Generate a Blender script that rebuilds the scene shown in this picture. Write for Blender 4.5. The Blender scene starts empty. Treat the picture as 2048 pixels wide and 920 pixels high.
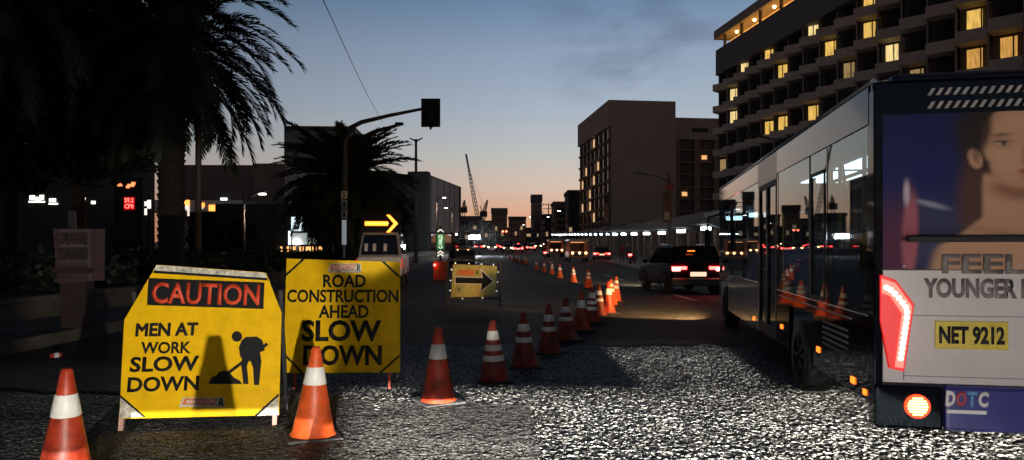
import bpy, bmesh, math, random
from mathutils import Vector, Matrix
R = math.radians
random.seed(11)
SC = bpy.context.scene
COL = SC.collection

# ------------------------------------------------------------------ camera
CAM_H, FPX, HX, HY = 1.5, 1400.0, 1024.0, 497.0
cd = bpy.data.cameras.new('camera'); cam = bpy.data.objects.new('camera', cd); COL.objects.link(cam)
cam.location = (0, 0, CAM_H); cam.rotation_euler = (R(90), 0, 0)
cd.sensor_width = 36; cd.lens = FPX / 2048 * 36; cd.shift_y = (HY - 460) / 2048
cd.clip_start = 0.05; cd.clip_end = 4000
SC.camera = cam

# ------------------------------------------------------------------ sky before sunrise
def srgb(r, g, b):
    f = lambda c: c / 12.92 if c <= 0.04045 else ((c + 0.055) / 1.055) ** 2.4
    return (f(r / 255), f(g / 255), f(b / 255), 1)
W = bpy.data.worlds.new('World'); SC.world = W; W.use_nodes = True
nt = W.node_tree; N = nt.nodes; L = nt.links
for n in list(N): N.remove(n)
out = N.new('ShaderNodeOutputWorld'); bg = N.new('ShaderNodeBackground'); L.new(bg.outputs[0], out.inputs[0])
tc = N.new('ShaderNodeTexCoord'); sep = N.new('ShaderNodeSeparateXYZ'); L.new(tc.outputs['Generated'], sep.inputs[0])
ramp = N.new('ShaderNodeValToRGB'); L.new(sep.outputs['Z'], ramp.inputs[0])
stops = [(0.0, (206, 138, 100)), (0.045, (222, 168, 134)), (0.09, (211, 190, 175)), (0.136, (190, 191, 191)),
         (0.2, (164, 178, 193)), (0.27, (143, 159, 183)), (0.33, (108, 137, 166)), (0.5, (42, 56, 76)), (1.0, (10, 14, 24))]
e = ramp.color_ramp.elements
while len(e) < len(stops): e.new(0.5)
for k, (p, c) in enumerate(stops): e[k].position = p; e[k].color = srgb(*c)
# the sky is bright in the east (ahead) and still night behind the camera
mr = N.new('ShaderNodeMapRange'); L.new(sep.outputs['Y'], mr.inputs[0])
mr.inputs[1].default_value = -0.3; mr.inputs[2].default_value = 0.92; mr.inputs[3].default_value = 0.4; mr.inputs[4].default_value = 1.0
side = N.new('ShaderNodeMapRange'); L.new(sep.outputs['X'], side.inputs[0])
side.inputs[1].default_value = -0.45; side.inputs[2].default_value = 0.05; side.inputs[3].default_value = 0.62; side.inputs[4].default_value = 1.0
mm = N.new('ShaderNodeMath'); mm.operation = 'MULTIPLY'; L.new(mr.outputs[0], mm.inputs[0]); L.new(side.outputs[0], mm.inputs[1])
# faint grey cloud
cn = N.new('ShaderNodeTexNoise'); cn.inputs['Scale'].default_value = 9; cn.inputs['Detail'].default_value = 5
cmap = N.new('ShaderNodeMapping'); cmap.inputs['Scale'].default_value = (1, 1, 2.6); cmap.inputs['Location'].default_value = (0.3, 0.1, 0.75)
L.new(tc.outputs['Generated'], cmap.inputs[0]); L.new(cmap.outputs[0], cn.inputs['Vector'])
cr = N.new('ShaderNodeMapRange'); L.new(cn.outputs['Fac'], cr.inputs[0])
cr.inputs[1].default_value = 0.47; cr.inputs[2].default_value = 0.68; cr.inputs[3].default_value = 0.0; cr.inputs[4].default_value = 0.55
dist = N.new('ShaderNodeVectorMath'); dist.operation = 'DISTANCE'; L.new(tc.outputs['Generated'], dist.inputs[0]); dist.inputs[1].default_value = (0.17, 0.93, 0.31)
dm = N.new('ShaderNodeMapRange'); L.new(dist.outputs['Value'], dm.inputs[0])
dm.inputs[1].default_value = 0.05; dm.inputs[2].default_value = 0.17; dm.inputs[3].default_value = 1.0; dm.inputs[4].default_value = 0.0
cm = N.new('ShaderNodeMath'); cm.operation = 'MULTIPLY'; L.new(cr.outputs[0], cm.inputs[0]); L.new(dm.outputs[0], cm.inputs[1])
mixc = N.new('ShaderNodeMixRGB'); L.new(cm.outputs[0], mixc.inputs[0]); L.new(ramp.outputs[0], mixc.inputs[1]); mixc.inputs[2].default_value = srgb(92, 105, 128)
# physical sky, sun just under the horizon, adds its faint part
sky = N.new('ShaderNodeTexSky'); sky.sky_type = 'NISHITA'; sky.sun_disc = False
sky.sun_elevation = R(-4); sky.sun_rotation = R(2)
skm = N.new('ShaderNodeMixRGB'); skm.blend_type = 'ADD'; skm.inputs[0].default_value = 0.05
L.new(mixc.outputs[0], skm.inputs[1]); L.new(sky.outputs[0], skm.inputs[2])
L.new(skm.outputs[0], bg.inputs[0]); L.new(mm.outputs[0], bg.inputs[1])

sl = bpy.data.lights.new('sun', 'SUN'); so = bpy.data.objects.new('sun', sl); COL.objects.link(so)
sl.energy = 0.02; sl.angle = R(20); sl.color = (1, 0.7, 0.5); so.rotation_euler = (R(-86), 0, R(-2))
SC.view_settings.view_transform = 'Standard'; SC.view_settings.look = 'None'
SC.view_settings.exposure = 0; SC.view_settings.gamma = 1
SC.cycles.use_denoising = True
SC.cycles.max_bounces = 5; SC.cycles.diffuse_bounces = 2; SC.cycles.glossy_bounces = 3; SC.cycles.transmission_bounces = 4
SC.cycles.transparent_max_bounces = 10; SC.cycles.volume_bounces = 0
SC.cycles.sample_clamp_indirect = 4

def spot(name, loc, to, energy, angle, blend=0.3, color=(1, 0.95, 0.85), r=0.05, parent=None):
    l = bpy.data.lights.new(name, 'SPOT'); o = bpy.data.objects.new(name, l); COL.objects.link(o)
    l.energy = energy; l.spot_size = R(angle); l.spot_blend = blend; l.color = color; l.shadow_soft_size = r
    o.location = loc; o.rotation_euler = (Vector(to) - Vector(loc)).to_track_quat('-Z', 'Y').to_euler()
    if parent: o.parent = parent
    return o
# headlamps of the car waiting behind the photographer, plus added fill spots; added plates cut the beams off as a low beam is
CUTOFF_PLATES = []
def beam(loc, aim, energy, angle, blend, color, ytop=None, ybot=None, r=0.0012):
    spot('headlamp_or_fill', loc, aim, energy, angle, blend, color, r)
    x, y, z = loc; d = 0.5
    zt = z - d * z / (ytop - y) if ytop else None
    if ytop: CUTOFF_PLATES.append((x - 0.5, x + 0.5, y + d, y + d + 0.01, zt, zt + 0.45))
    if ybot: zb = z - d * z / (ybot - y); CUTOFF_PLATES.append((x - 0.5, x + 0.5, y + d, y + d + 0.01, zb - 0.45, zb))
spot('headlamp_or_fill', (1.2, -2.6, 0.66), (-2.75, 5.8, 0.72), 2500, 18, 0.35, (1, 0.93, 0.8), 0.03)
beam((-0.3, -3.2, 0.6), (-2.9, 4.6, 0.2), 6000, 34, 0.5, (1, 0.95, 0.86), 9.0)
beam((0.55, -3.2, 0.66), (1.3, 4.6, 0.3), 75000, 38, 0.3, (1, 0.95, 0.86), 7.5)
beam((1.55, -3.2, 0.5), (2.2, 9.2, 0.0), 60000, 8.4, 0.5, (1, 0.95, 0.88), 10.8, 7.75)
spot('headlamp_or_fill', (2.5, -3.3, 0.7), (3.3, 5, 1.45), 900, 26, 0.6, (1, 0.92, 0.86), 0.05)
spot('headlamp_or_fill', (0.1, -0.6, 1.1), (1.2, 12, 0.9), 55, 44, 0.8, (1, 0.96, 0.9), 0.06)  # weak fill added beside the camera for the cones, no car lamp
spot('headlamp_or_fill', (-0.1, -0.6, 1.7), (-4.9, 26, 1.3), 1800, 6, 0.6, (1, 0.96, 0.9), 0.06)  # narrow fill added above the camera to brighten the arrow van
spot('headlamp_or_fill', (0.4, -2.5, 0.7), (-1.0, 18.6, 0.85), 1700, 4, 0.6, (1, 0.93, 0.75), 0.03)  # narrow beam added to brighten the arrow board

# ------------------------------------------------------------------ materials
_m = {}
def mat(name, color, rough=0.6, metal=0.0, var=0.25, scale=6.0, spec=0.5, bump=0.0, coat=0.0, bscale=None):
    if name in _m: return _m[name]
    m = bpy.data.materials.new(name); m.use_nodes = True; t = m.node_tree; b = t.nodes['Principled BSDF']
    b.inputs['Roughness'].default_value = rough; b.inputs['Metallic'].default_value = metal
    b.inputs['Specular IOR Level'].default_value = spec; b.inputs['Coat Weight'].default_value = coat
    b.inputs['Coat Roughness'].default_value = 0.03
    if name == 'bus_black_gloss': b.inputs['Specular Tint'].default_value = (0.6, 0.8, 1, 1)
    c = tuple(color[:3])
    tcn = t.nodes.new('ShaderNodeTexCoord'); nz = t.nodes.new('ShaderNodeTexNoise')
    nz.inputs['Scale'].default_value = scale; nz.inputs['Detail'].default_value = 6; nz.inputs['Roughness'].default_value = 0.65
    t.links.new(tcn.outputs['Object'], nz.inputs['Vector'])
    rp = t.nodes.new('ShaderNodeValToRGB'); rp.color_ramp.elements[0].position = 0.3; rp.color_ramp.elements[1].position = 0.68
    rp.color_ramp.elements[0].color = tuple(x * (1 - var) for x in c) + (1,); rp.color_ramp.elements[1].color = tuple(min(1, x * (1 + var * 0.5)) for x in c) + (1,)
    t.links.new(nz.outputs['Fac'], rp.inputs[0]); t.links.new(rp.outputs[0], b.inputs['Base Color'])
    if bump:
        bp = t.nodes.new('ShaderNodeBump'); bp.inputs['Strength'].default_value = bump; bp.inputs['Distance'].default_value = 0.02
        n2 = t.nodes.new('ShaderNodeTexNoise'); n2.inputs['Scale'].default_value = bscale or scale * 5; n2.inputs['Detail'].default_value = 4
        t.links.new(tcn.outputs['Object'], n2.inputs['Vector']); t.links.new(n2.outputs['Fac'], bp.inputs['Height']); t.links.new(bp.outputs[0], b.inputs['Normal'])
    _m[name] = m; return m
def emit(name, color, strength):
    if name in _m: return _m[name]
    m = bpy.data.materials.new(name); m.use_nodes = True; t = m.node_tree; b = t.nodes['Principled BSDF']
    b.inputs['Base Color'].default_value = tuple(color[:3]) + (1,); b.inputs['Emission Color'].default_value = tuple(color[:3]) + (1,)
    b.inputs['Emission Strength'].default_value = strength; b.inputs['Roughness'].default_value = 0.4
    _m[name] = m; return m
def curtain(name, color, strength, scale=3.0):
    if name in _m: return _m[name]
    m = emit(name, color, strength); t = m.node_tree; b = t.nodes['Principled BSDF']
    tcn = t.nodes.new('ShaderNodeTexCoord'); mp = t.nodes.new('ShaderNodeMapping'); mp.inputs['Scale'].default_value = (5, 5, 0.35)
    nz = t.nodes.new('ShaderNodeTexNoise'); nz.inputs['Scale'].default_value = scale; nz.inputs['Detail'].default_value = 2
    t.links.new(tcn.outputs['Object'], mp.inputs[0]); t.links.new(mp.outputs[0], nz.inputs['Vector'])
    r2 = t.nodes.new('ShaderNodeMapRange'); r2.inputs[1].default_value = 0.3; r2.inputs[2].default_value = 0.7
    r2.inputs[3].default_value = strength * 0.45; r2.inputs[4].default_value = strength * 1.3
    t.links.new(nz.outputs['Fac'], r2.inputs[0]); t.links.new(r2.outputs[0], b.inputs['Emission Strength'])
    return m
def glass(name, tint, ior=1.7, rough=0.015):
    if name in _m: return _m[name]
    m = bpy.data.materials.new(name); m.use_nodes = True; t = m.node_tree
    for n in list(t.nodes): t.nodes.remove(n)
    o = t.nodes.new('ShaderNodeOutputMaterial'); mx = t.nodes.new('ShaderNodeMixShader'); f = t.nodes.new('ShaderNodeFresnel'); f.inputs[0].default_value = ior
    tr = t.nodes.new('ShaderNodeBsdfTransparent'); tr.inputs[0].default_value = tuple(tint) + (1,)
    g = t.nodes.new('ShaderNodeBsdfGlossy'); g.inputs['Roughness'].default_value = rough; g.inputs['Color'].default_value = (0.78, 0.92, 1, 1)
    ge = t.nodes.new('ShaderNodeNewGeometry'); iv = t.nodes.new('ShaderNodeMath'); iv.operation = 'SUBTRACT'; iv.inputs[0].default_value = 1; t.links.new(ge.outputs['Backfacing'], iv.inputs[1])
    ml = t.nodes.new('ShaderNodeMath'); ml.operation = 'MULTIPLY'; t.links.new(f.outputs[0], ml.inputs[0]); t.links.new(iv.outputs[0], ml.inputs[1])
    t.links.new(ml.outputs[0], mx.inputs[0]); t.links.new(tr.outputs[0], mx.inputs[1]); t.links.new(g.outputs[0], mx.inputs[2]); t.links.new(mx.outputs[0], o.inputs[0])
    _m[name] = m; return m
def asphalt(name, scale, lo, hi, strength, dist, rough, spec):
    m = bpy.data.materials.new(name); m.use_nodes = True; t = m.node_tree; b = t.nodes['Principled BSDF']
    tcn = t.nodes.new('ShaderNodeTexCoord')
    wob = t.nodes.new('ShaderNodeTexNoise'); wob.inputs['Scale'].default_value = scale * 0.7
    t.links.new(tcn.outputs['Object'], wob.inputs['Vector'])
    ad = t.nodes.new('ShaderNodeVectorMath'); ad.operation = 'MULTIPLY_ADD'
    t.links.new(wob.outputs['Color'], ad.inputs[0]); ad.inputs[1].default_value = (0.9 / scale,) * 3; t.links.new(tcn.outputs['Object'], ad.inputs[2])
    v = t.nodes.new('ShaderNodeTexVoronoi'); v.inputs['Scale'].default_value = scale; v.inputs['Randomness'].default_value = 1
    t.links.new(ad.outputs[0], v.inputs['Vector'])
    v2 = t.nodes.new('ShaderNodeTexNoise'); v2.inputs['Scale'].default_value = scale * 0.55; v2.inputs['Detail'].default_value = 5; v2.inputs['Roughness'].default_value = 0.7
    t.links.new(tcn.outputs['Object'], v2.inputs['Vector'])
    big = t.nodes.new('ShaderNodeTexNoise'); big.inputs['Scale'].default_value = 0.9; big.inputs['Detail'].default_value = 5
    t.links.new(tcn.outputs['Object'], big.inputs['Vector'])
    inv = t.nodes.new('ShaderNodeMath'); inv.operation = 'SUBTRACT'; inv.inputs[0].default_value = 0.8; t.links.new(v.outputs['Distance'], inv.inputs[1])
    hh = t.nodes.new('ShaderNodeMath'); hh.operation = 'MULTIPLY_ADD'; t.links.new(v2.outputs['Fac'], hh.inputs[0]); hh.inputs[1].default_value = 1.5; t.links.new(inv.outputs[0], hh.inputs[2])
    bp = t.nodes.new('ShaderNodeBump'); bp.inputs['Strength'].default_value = strength; bp.inputs['Distance'].default_value = dist
    t.links.new(hh.outputs[0], bp.inputs['Height']); t.links.new(bp.outputs[0], b.inputs['Normal'])
    rp = t.nodes.new('ShaderNodeValToRGB'); rp.color_ramp.elements[0].position = 0.1; rp.color_ramp.elements[1].position = 0.95
    rp.color_ramp.elements[0].color = (lo, lo, lo * 0.95, 1); rp.color_ramp.elements[1].color = (hi, hi, hi * 0.94, 1)
    sc = t.nodes.new('ShaderNodeSeparateColor'); t.links.new(v.outputs['Color'], sc.inputs[0]); t.links.new(sc.outputs[0], rp.inputs[0])
    mx = t.nodes.new('ShaderNodeMixRGB'); mx.blend_type = 'MULTIPLY'; mx.inputs[0].default_value = 0.8
    r3 = t.nodes.new('ShaderNodeValToRGB'); r3.color_ramp.elements[0].position = 0.35; r3.color_ramp.elements[0].color = (0.45, 0.43, 0.42, 1); r3.color_ramp.elements[1].position = 0.62
    t.links.new(big.outputs['Fac'], r3.inputs[0]); t.links.new(rp.outputs[0], mx.inputs[1]); t.links.new(r3.outputs[0], mx.inputs[2])
    t.links.new(mx.outputs[0], b.inputs['Base Color'])
    b.inputs['Roughness'].default_value = rough; b.inputs['Specular IOR Level'].default_value = spec
    if 'agg' in name: rp.color_ramp.elements[0].position = 0.5; rp.color_ramp.elements[1].position = 0.72
    return m

# ------------------------------------------------------------------ mesh helpers
class MB:
    def __init__(s): s.v = []; s.f = []; s.mi = []; s.sm = []
    def add(s, vs, fs, mi=0, smooth=False):
        o = len(s.v); s.v += [tuple(x) for x in vs]
        for f in fs: s.f.append([o + i for i in f]); s.mi.append(mi); s.sm.append(smooth)
        return s
    def hexa(s, p, mi=0):   # p: 4 bottom (ccw) + 4 top
        return s.add(p, [(3, 2, 1, 0), (4, 5, 6, 7), (0, 1, 5, 4), (1, 2, 6, 5), (2, 3, 7, 6), (3, 0, 4, 7)], mi)
    def box(s, x0, x1, y0, y1, z0, z1, mi=0):
        return s.hexa([(x0, y0, z0), (x1, y0, z0), (x1, y1, z0), (x0, y1, z0), (x0, y0, z1), (x1, y0, z1), (x1, y1, z1), (x0, y1, z1)], mi)
    def obox(s, a, b, w, h, mi=0):   # bar from a to b, width w (sideways) and height h
        a = Vector(a); b = Vector(b); d = (b - a).normalized(); up = Vector((0, 0, 1)) if abs(d.z) < 0.95 else Vector((0, 1, 0))
        sd = d.cross(up).normalized() * w / 2; u = sd.cross(d).normalized() * h / 2
        return s.hexa([a - sd - u, a + sd - u, b + sd - u, b - sd - u, a - sd + u, a + sd + u, b + sd + u, b - sd + u], mi)
    def cyl(s, a, b, r0, r1=None, n=12, mi=0, caps=True):
        r1 = r0 if r1 is None else r1; a = Vector(a); b = Vector(b); d = (b - a).normalized()
        x = d.cross(Vector((0, 0, 1)) if abs(d.z) < 0.9 else Vector((1, 0, 0))).normalized(); y = d.cross(x)
        vs = [c + (x * math.cos(2 * math.pi * k / n) + y * math.sin(2 * math.pi * k / n)) * r for c, r in ((a, r0), (b, r1)) for k in range(n)]
        s.add(vs, [(k, (k + 1) % n, n + (k + 1) % n, n + k) for k in range(n)], mi, True)
        if caps: s.add(vs, [tuple(range(n))[::-1], tuple(range(n, 2 * n))], mi)
        return s
    def tube(s, pts, r, n=8, mi=0):
        pts = [Vector(p) for p in pts]; rs = r if isinstance(r, (list, tuple)) else [r] * len(pts); vs = []
        for k, p in enumerate(pts):
            d = (pts[min(k + 1, len(pts) - 1)] - pts[max(k - 1, 0)]).normalized()
            x = d.cross(Vector((0, 0, 1)) if abs(d.z) < 0.97 else Vector((0, 1, 0))).normalized(); y = d.cross(x)
            vs += [p + (x * math.cos(2 * math.pi * j / n) + y * math.sin(2 * math.pi * j / n)) * rs[k] for j in range(n)]
        fs = [(k * n + j, k * n + (j + 1) % n, (k + 1) * n + (j + 1) % n, (k + 1) * n + j) for k in range(len(pts) - 1) for j in range(n)]
        s.add(vs, fs, mi, True); s.add(vs, [tuple(range(n)), tuple(range(len(vs) - n, len(vs)))], mi); return s
    def lathe(s, prof, n=28, c=(0, 0, 0), mi=0):   # prof: (r,z)
        vs = [(c[0] + r * math.cos(2 * math.pi * k / n), c[1] + r * math.sin(2 * math.pi * k / n), c[2] + z) for r, z in prof for k in range(n)]
        fs = [(i * n + k, i * n + (k + 1) % n, (i + 1) * n + (k + 1) % n, (i + 1) * n + k) for i in range(len(prof) - 1) for k in range(n)]
        s.add(vs, fs, mi, True); return s
    def plate(s, poly, y0, y1, mi=0):    # outline in the x-z plane, thickness y0..y1 (y0 the front)
        n = len(poly)
        vs = [(x, y0, z) for x, z in poly] + [(x, y1, z) for x, z in poly]
        return s.add(vs, [tuple(range(n)), tuple(range(2 * n - 1, n - 1, -1))] + [(k, n + k, n + (k + 1) % n, (k + 1) % n) for k in range(n)], mi)
    def prof(s, poly, x0, x1, mi=0):     # outline in the y-z plane, extruded along x
        n = len(poly)
        vs = [(x0, y, z) for y, z in poly] + [(x1, y, z) for y, z in poly]
        return s.add(vs, [tuple(range(n)), tuple(range(2 * n - 1, n - 1, -1))] + [(k, n + k, n + (k + 1) % n, (k + 1) % n) for k in range(n)], mi)
    def ball(s, c, r, n=8, mi=0, sq=(1, 1, 1)):
        pr = [(math.sin(math.pi * k / n), -math.cos(math.pi * k / n)) for k in range(n + 1)]; m = n * 2
        vs = [(c[0] + r * sq[0] * a * math.cos(2 * math.pi * k / m), c[1] + r * sq[1] * a * math.sin(2 * math.pi * k / m), c[2] + r * sq[2] * z) for a, z in pr for k in range(m)]
        s.add(vs, [(i * m + k, i * m + (k + 1) % m, (i + 1) * m + (k + 1) % m, (i + 1) * m + k) for i in range(n) for k in range(m)], mi, True); return s
    def build(s, name, mats, parent=None, bevel=0, segs=2, fix=True):
        me = bpy.data.meshes.new(name); me.from_pydata(s.v, [], s.f)
        for m in (mats if isinstance(mats, (list, tuple)) else [mats]): me.materials.append(m)
        me.polygons.foreach_set('material_index', s.mi); me.polygons.foreach_set('use_smooth', s.sm)
        if fix or bevel:
            bm = bmesh.new(); bm.from_mesh(me)
            bmesh.ops.remove_doubles(bm, verts=bm.verts, dist=1e-5)
            bmesh.ops.recalc_face_normals(bm, faces=bm.faces)
            if bevel:
                ed = [x for x in bm.edges if len(x.link_faces) == 2 and x.calc_face_angle(0) > 0.5]
                bmesh.ops.bevel(bm, geom=ed, offset=bevel, segments=segs, affect='EDGES', profile=0.5, clamp_overlap=True)
            bm.to_mesh(me); bm.free()
        me.update(); o = bpy.data.objects.new(name, me); COL.objects.link(o)
        if parent: o.parent = parent
        return o
def thing(name, label, cat, loc=(0, 0, 0), rz=0, group=None, M=None):
    o = bpy.data.objects.new(name, None); COL.objects.link(o); o.empty_display_size = 0.2
    if M is not None: o.matrix_world = M
    else: o.location = loc; o.rotation_euler = (0, 0, rz)
    o['label'] = label; o['category'] = cat
    if group: o['group'] = group
    return o
def tag(o, label=None, cat=None, group=None, kind=None):
    for k, v in (('label', label), ('category', cat), ('group', group), ('kind', kind)):
        if v: o[k] = v
    return o
KIDS = {}
def copy_tree(o, loc=None, rz=None, label=None, group=None, parent=None):
    c = o.copy(); COL.objects.link(c)
    if parent: c.parent = parent
    for ch in [x for x in COL.objects if x.parent == o]: copy_tree(ch, parent=c)
    if loc is not None: c.location = loc
    if rz is not None: c.rotation_euler = (0, 0, rz)
    if label: c['label'] = label
    if group: c['group'] = group
    return c
def text(body, rect, y, m, parent, bold=0.012, strip=0.0, name='lettering', flat=False, thick=0.003, shear=0.0):
    # rect = x0,x1,z0,z1 in the parent's x-z plane, front face at y
    c = bpy.data.curves.new('t', 'FONT'); c.body = body; c.size = 1; c.offset = bold; c.extrude = 0.0; c.resolution_u = 3; c.shear = shear
    o = bpy.data.objects.new('t', c); COL.objects.link(o); dg = bpy.context.evaluated_depsgraph_get(); dg.update()
    me = bpy.data.meshes.new_from_object(o.evaluated_get(dg)); bpy.data.objects.remove(o)
    xs = [v.co.x for v in me.vertices]; ys = [v.co.y for v in me.vertices]
    ax, bx, ay, by = min(xs), max(xs), min(ys), max(ys); x0, x1, z0, z1 = rect
    for v in me.vertices:
        v.co = Vector((x0 + (v.co.x - ax) / (bx - ax) * (x1 - x0), y, z0 + (v.co.y - ay) / (by - ay) * (z1 - z0)))
    bm = bmesh.new(); bm.from_mesh(me); r = bmesh.ops.extrude_face_region(bm, geom=bm.faces[:])
    for v in r['geom']:
        if isinstance(v, bmesh.types.BMVert): v.co.y += thick
    bmesh.ops.recalc_face_normals(bm, faces=bm.faces); bm.to_mesh(me); bm.free()
    if strip:
        bm = bmesh.new(); bm.from_mesh(me); fr = [x for x in bm.edges if abs(x.verts[0].co.y - y) < 1e-5 and abs(x.verts[1].co.y - y) < 1e-5 and any(abs(f.normal.y) < 0.5 for f in x.link_faces)]
        for k, x in enumerate(fr):
            a_, b_ = x.verts[0].co.copy(), x.verts[1].co.copy(); dv = (b_ - a_)
            if dv.length < 1e-6: continue
            dv.normalize(); nv = Vector((dv.z, 0, -dv.x)) * strip; dv = dv * strip * 0.6; of = Vector((0, 0.0002 + 0.00002 * (k % 40), 0))
            bm.faces.new([bm.verts.new(p + of) for p in (a_ - dv - nv, b_ + dv - nv, b_ + dv + nv, a_ - dv + nv)])
        bm.to_mesh(me); bm.free()
    me.materials.clear(); me.materials.append(m); me.name = name
    o = bpy.data.objects.new(name, me); COL.objects.link(o); o.parent = parent
    return o

# pixel helpers: a point of the 2048x920 photograph as a place in the world
def gz(y): # the road climbs gently after the works
    if y < 45: return 0.0
    if y > 560: return gz(560)
    t = y - 45
    return 0.013 * (t - 8 * (1 - math.exp(-t / 8)))
def at(px, py, y): return Vector(((px - HX) / FPX * y, y, CAM_H + (HY - py) / FPX * y))
def gxy(px, y): return Vector(((px - HX) / FPX * y, y, gz(y)))
def gpix(px, py):
    lo, hi = 1.0, 500.0
    for _ in range(60):
        m = (lo + hi) / 2
        if HY + FPX * (CAM_H - gz(m)) / m > py: lo = m
        else: hi = m
    return gxy(px, lo)
def on(M, px, py, axis=1):   # where the ray of a pixel meets the local plane axis=0
    I = M.inverted(); o = I @ Vector((0, 0, CAM_H)); d = I.to_3x3() @ Vector(((px - HX) / FPX, 1, (HY - py) / FPX))
    return o - d * (o[axis] / d[axis])
def frame(loc, rz=0, lean=0): return Matrix.Translation(loc) @ Matrix.Rotation(rz, 4, 'Z') @ Matrix.Rotation(-lean, 4, 'X')

# ------------------------------------------------------------------ shared materials
CONC = mat('concrete', (0.25, 0.23, 0.21), 0.85, var=0.4, scale=3, bump=0.3)
BLACK = mat('black_paint', (0.009, 0.009, 0.01), 0.6, var=0.2, spec=0.2)
RUBBER = mat('black_rubber', (0.02, 0.02, 0.02), 0.75, var=0.3, bump=0.2)
STEEL = mat('galvanised_steel', (0.3, 0.3, 0.3), 0.5, 0.8)
DSTEEL = mat('dark_steel', (0.05, 0.05, 0.055), 0.5, 0.5)
YEL = mat('sign_yellow', (0.93, 0.54, 0.004), 0.5, var=0.2, scale=5, spec=0.12, bump=0.05, bscale=9)
YEL2 = mat('faded_yellow', (0.5, 0.46, 0.13), 0.55, var=0.3, scale=9)
WHITEP = mat('white_paint', (0.75, 0.75, 0.73), 0.45, var=0.15)
WORN = mat('worn_white', (0.7, 0.66, 0.55), 0.6, var=0.75, scale=22)
REDP = mat('sign_red', (0.75, 0.07, 0.02), 0.5, var=0.2, scale=30)
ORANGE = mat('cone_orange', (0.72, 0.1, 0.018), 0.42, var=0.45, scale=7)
DORANGE = mat('dirty_dim_orange', (0.27, 0.028, 0.012), 0.5, var=0.8, scale=6)  # dirt, with the weak light on these cones put into the colour
BAND = mat('reflective_white', (0.85, 0.84, 0.8), 0.4, var=0.12, scale=12)
GLASSD = mat('dark_glass', (0.01, 0.012, 0.015), 0.06, spec=0.8, var=0.0)
LAMPW = emit('lamp_white', (0.85, 0.95, 1.0), 18)
LAMPWARM = emit('lamp_warm', (1, 0.6, 0.28), 22)
LAMPA = emit('lamp_amber', (1, 0.16, 0.012), 3)
REDL = emit('lamp_red', (1, 0.03, 0.025), 22)
REDHOT = emit('lamp_red_core', (1, 0.25, 0.2), 22)
REDDIM = emit('lamp_red_lens', (0.7, 0.006, 0.006), 0.55)
BULB = emit('bulb', (1, 0.9, 0.75), 1.3)

# ------------------------------------------------------------------ ground
COARSE = asphalt('coarse_asphalt', 42, 0.02, 0.10, 1.0, 0.03, 0.7, 0.2)
FINE = asphalt('fine_asphalt', 75, 0.05, 0.17, 0.8, 0.012, 0.7, 0.4)
def sheet(name, xs, ys, dz, m):
    b = MB(); vs = [(x, y, gz(y) + dz) for y in ys for x in xs]; n = len(xs)
    b.add(vs, [(j * n + i, j * n + i + 1, (j + 1) * n + i + 1, (j + 1) * n + i) for j in range(len(ys) - 1) for i in range(n - 1)], 0, True)
    return tag(b.build(name, m), kind='structure')
YS = [-40, 0, 20, 40] + [40 + 5 * k for k in range(1, 13)] + [110, 130, 160, 200, 260, 340, 450, 560, 900, 2500]
sheet('ground', [-1800, -60, 60, 1800], YS, -0.012, mat('soil', (0.06, 0.055, 0.05), 0.9, var=0.4, scale=2, bump=0.3))
KL, KR = -7.1, 8.6
sheet('road', [KL, 0, KR], YS[:-2] + [700], 0.0, COARSE)
import numpy as np
def vnoise(X, Y, wl, seed):
    rg = np.random.RandomState(seed); g = rg.rand(1024, 1024); u = X / wl + 400; v = Y / wl; i = np.floor(u).astype(int); j = np.floor(v).astype(int)
    fu = u - i; fv = v - j; fu = fu * fu * (3 - 2 * fu); fv = fv * fv * (3 - 2 * fv); i %= 1023; j %= 1023
    return (g[i, j] * (1 - fu) + g[i + 1, j] * fu) * (1 - fv) + (g[i, j + 1] * (1 - fu) + g[i + 1, j + 1] * fu) * fv
def rough_road(name, x0, x1, y0, y1, step, base, waves, m, seed, clip=None):
    xs = np.arange(x0, x1 + step * .5, step); ys = np.arange(y0, y1 + step * .5, step); X, Y = np.meshgrid(xs, ys, indexing='ij'); Z = np.full(X.shape, base)
    for k, (wl, amp, pw) in enumerate(waves): Z = Z + amp * vnoise(X + 0.3 * wl * k, Y, wl, seed + k) ** pw
    n, q = X.shape; co = np.stack([X, Y, Z], -1).reshape(-1, 3).astype(np.float32)
    I, J = np.meshgrid(np.arange(n - 1), np.arange(q - 1), indexing='ij')
    if clip is not None: keep = clip(X[:-1, :-1], Y[:-1, :-1]); I = I[keep]; J = J[keep]
    I = I.ravel(); J = J.ravel(); f = np.stack([I * q + J, (I + 1) * q + J, (I + 1) * q + J + 1, I * q + J + 1], -1).astype(np.int32)
    me = bpy.data.meshes.new(name); me.vertices.add(len(co)); me.vertices.foreach_set('co', co.ravel()); me.loops.add(f.size); me.loops.foreach_set('vertex_index', f.ravel())
    me.polygons.add(len(f)); me.polygons.foreach_set('loop_start', np.arange(0, f.size, 4, dtype=np.int32)); me.polygons.foreach_set('loop_total', np.full(len(f), 4, np.int32))
    me.polygons.foreach_set('use_smooth', np.ones(len(f), bool)); me.update(calc_edges=True); me.validate(); me.materials.append(m)
    o = bpy.data.objects.new(name, me); COL.objects.link(o); return tag(o, kind='structure')
AGG = asphalt('worn_aggregate', 52, 0.012, 0.34, 0.35, 0.01, 0.6, 0.3)
EDGE = lambda Y: 0.15 + 0.05 * vnoise(Y, Y * 0, 0.12, 77)
FAR = lambda X: 6.62 + 0.16 * vnoise(X, X * 0, 0.3, 78) - 0.1 * X * (X < 0)
inpatch = lambda X, Y: (X < EDGE(Y)) & (Y < FAR(X))
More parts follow.
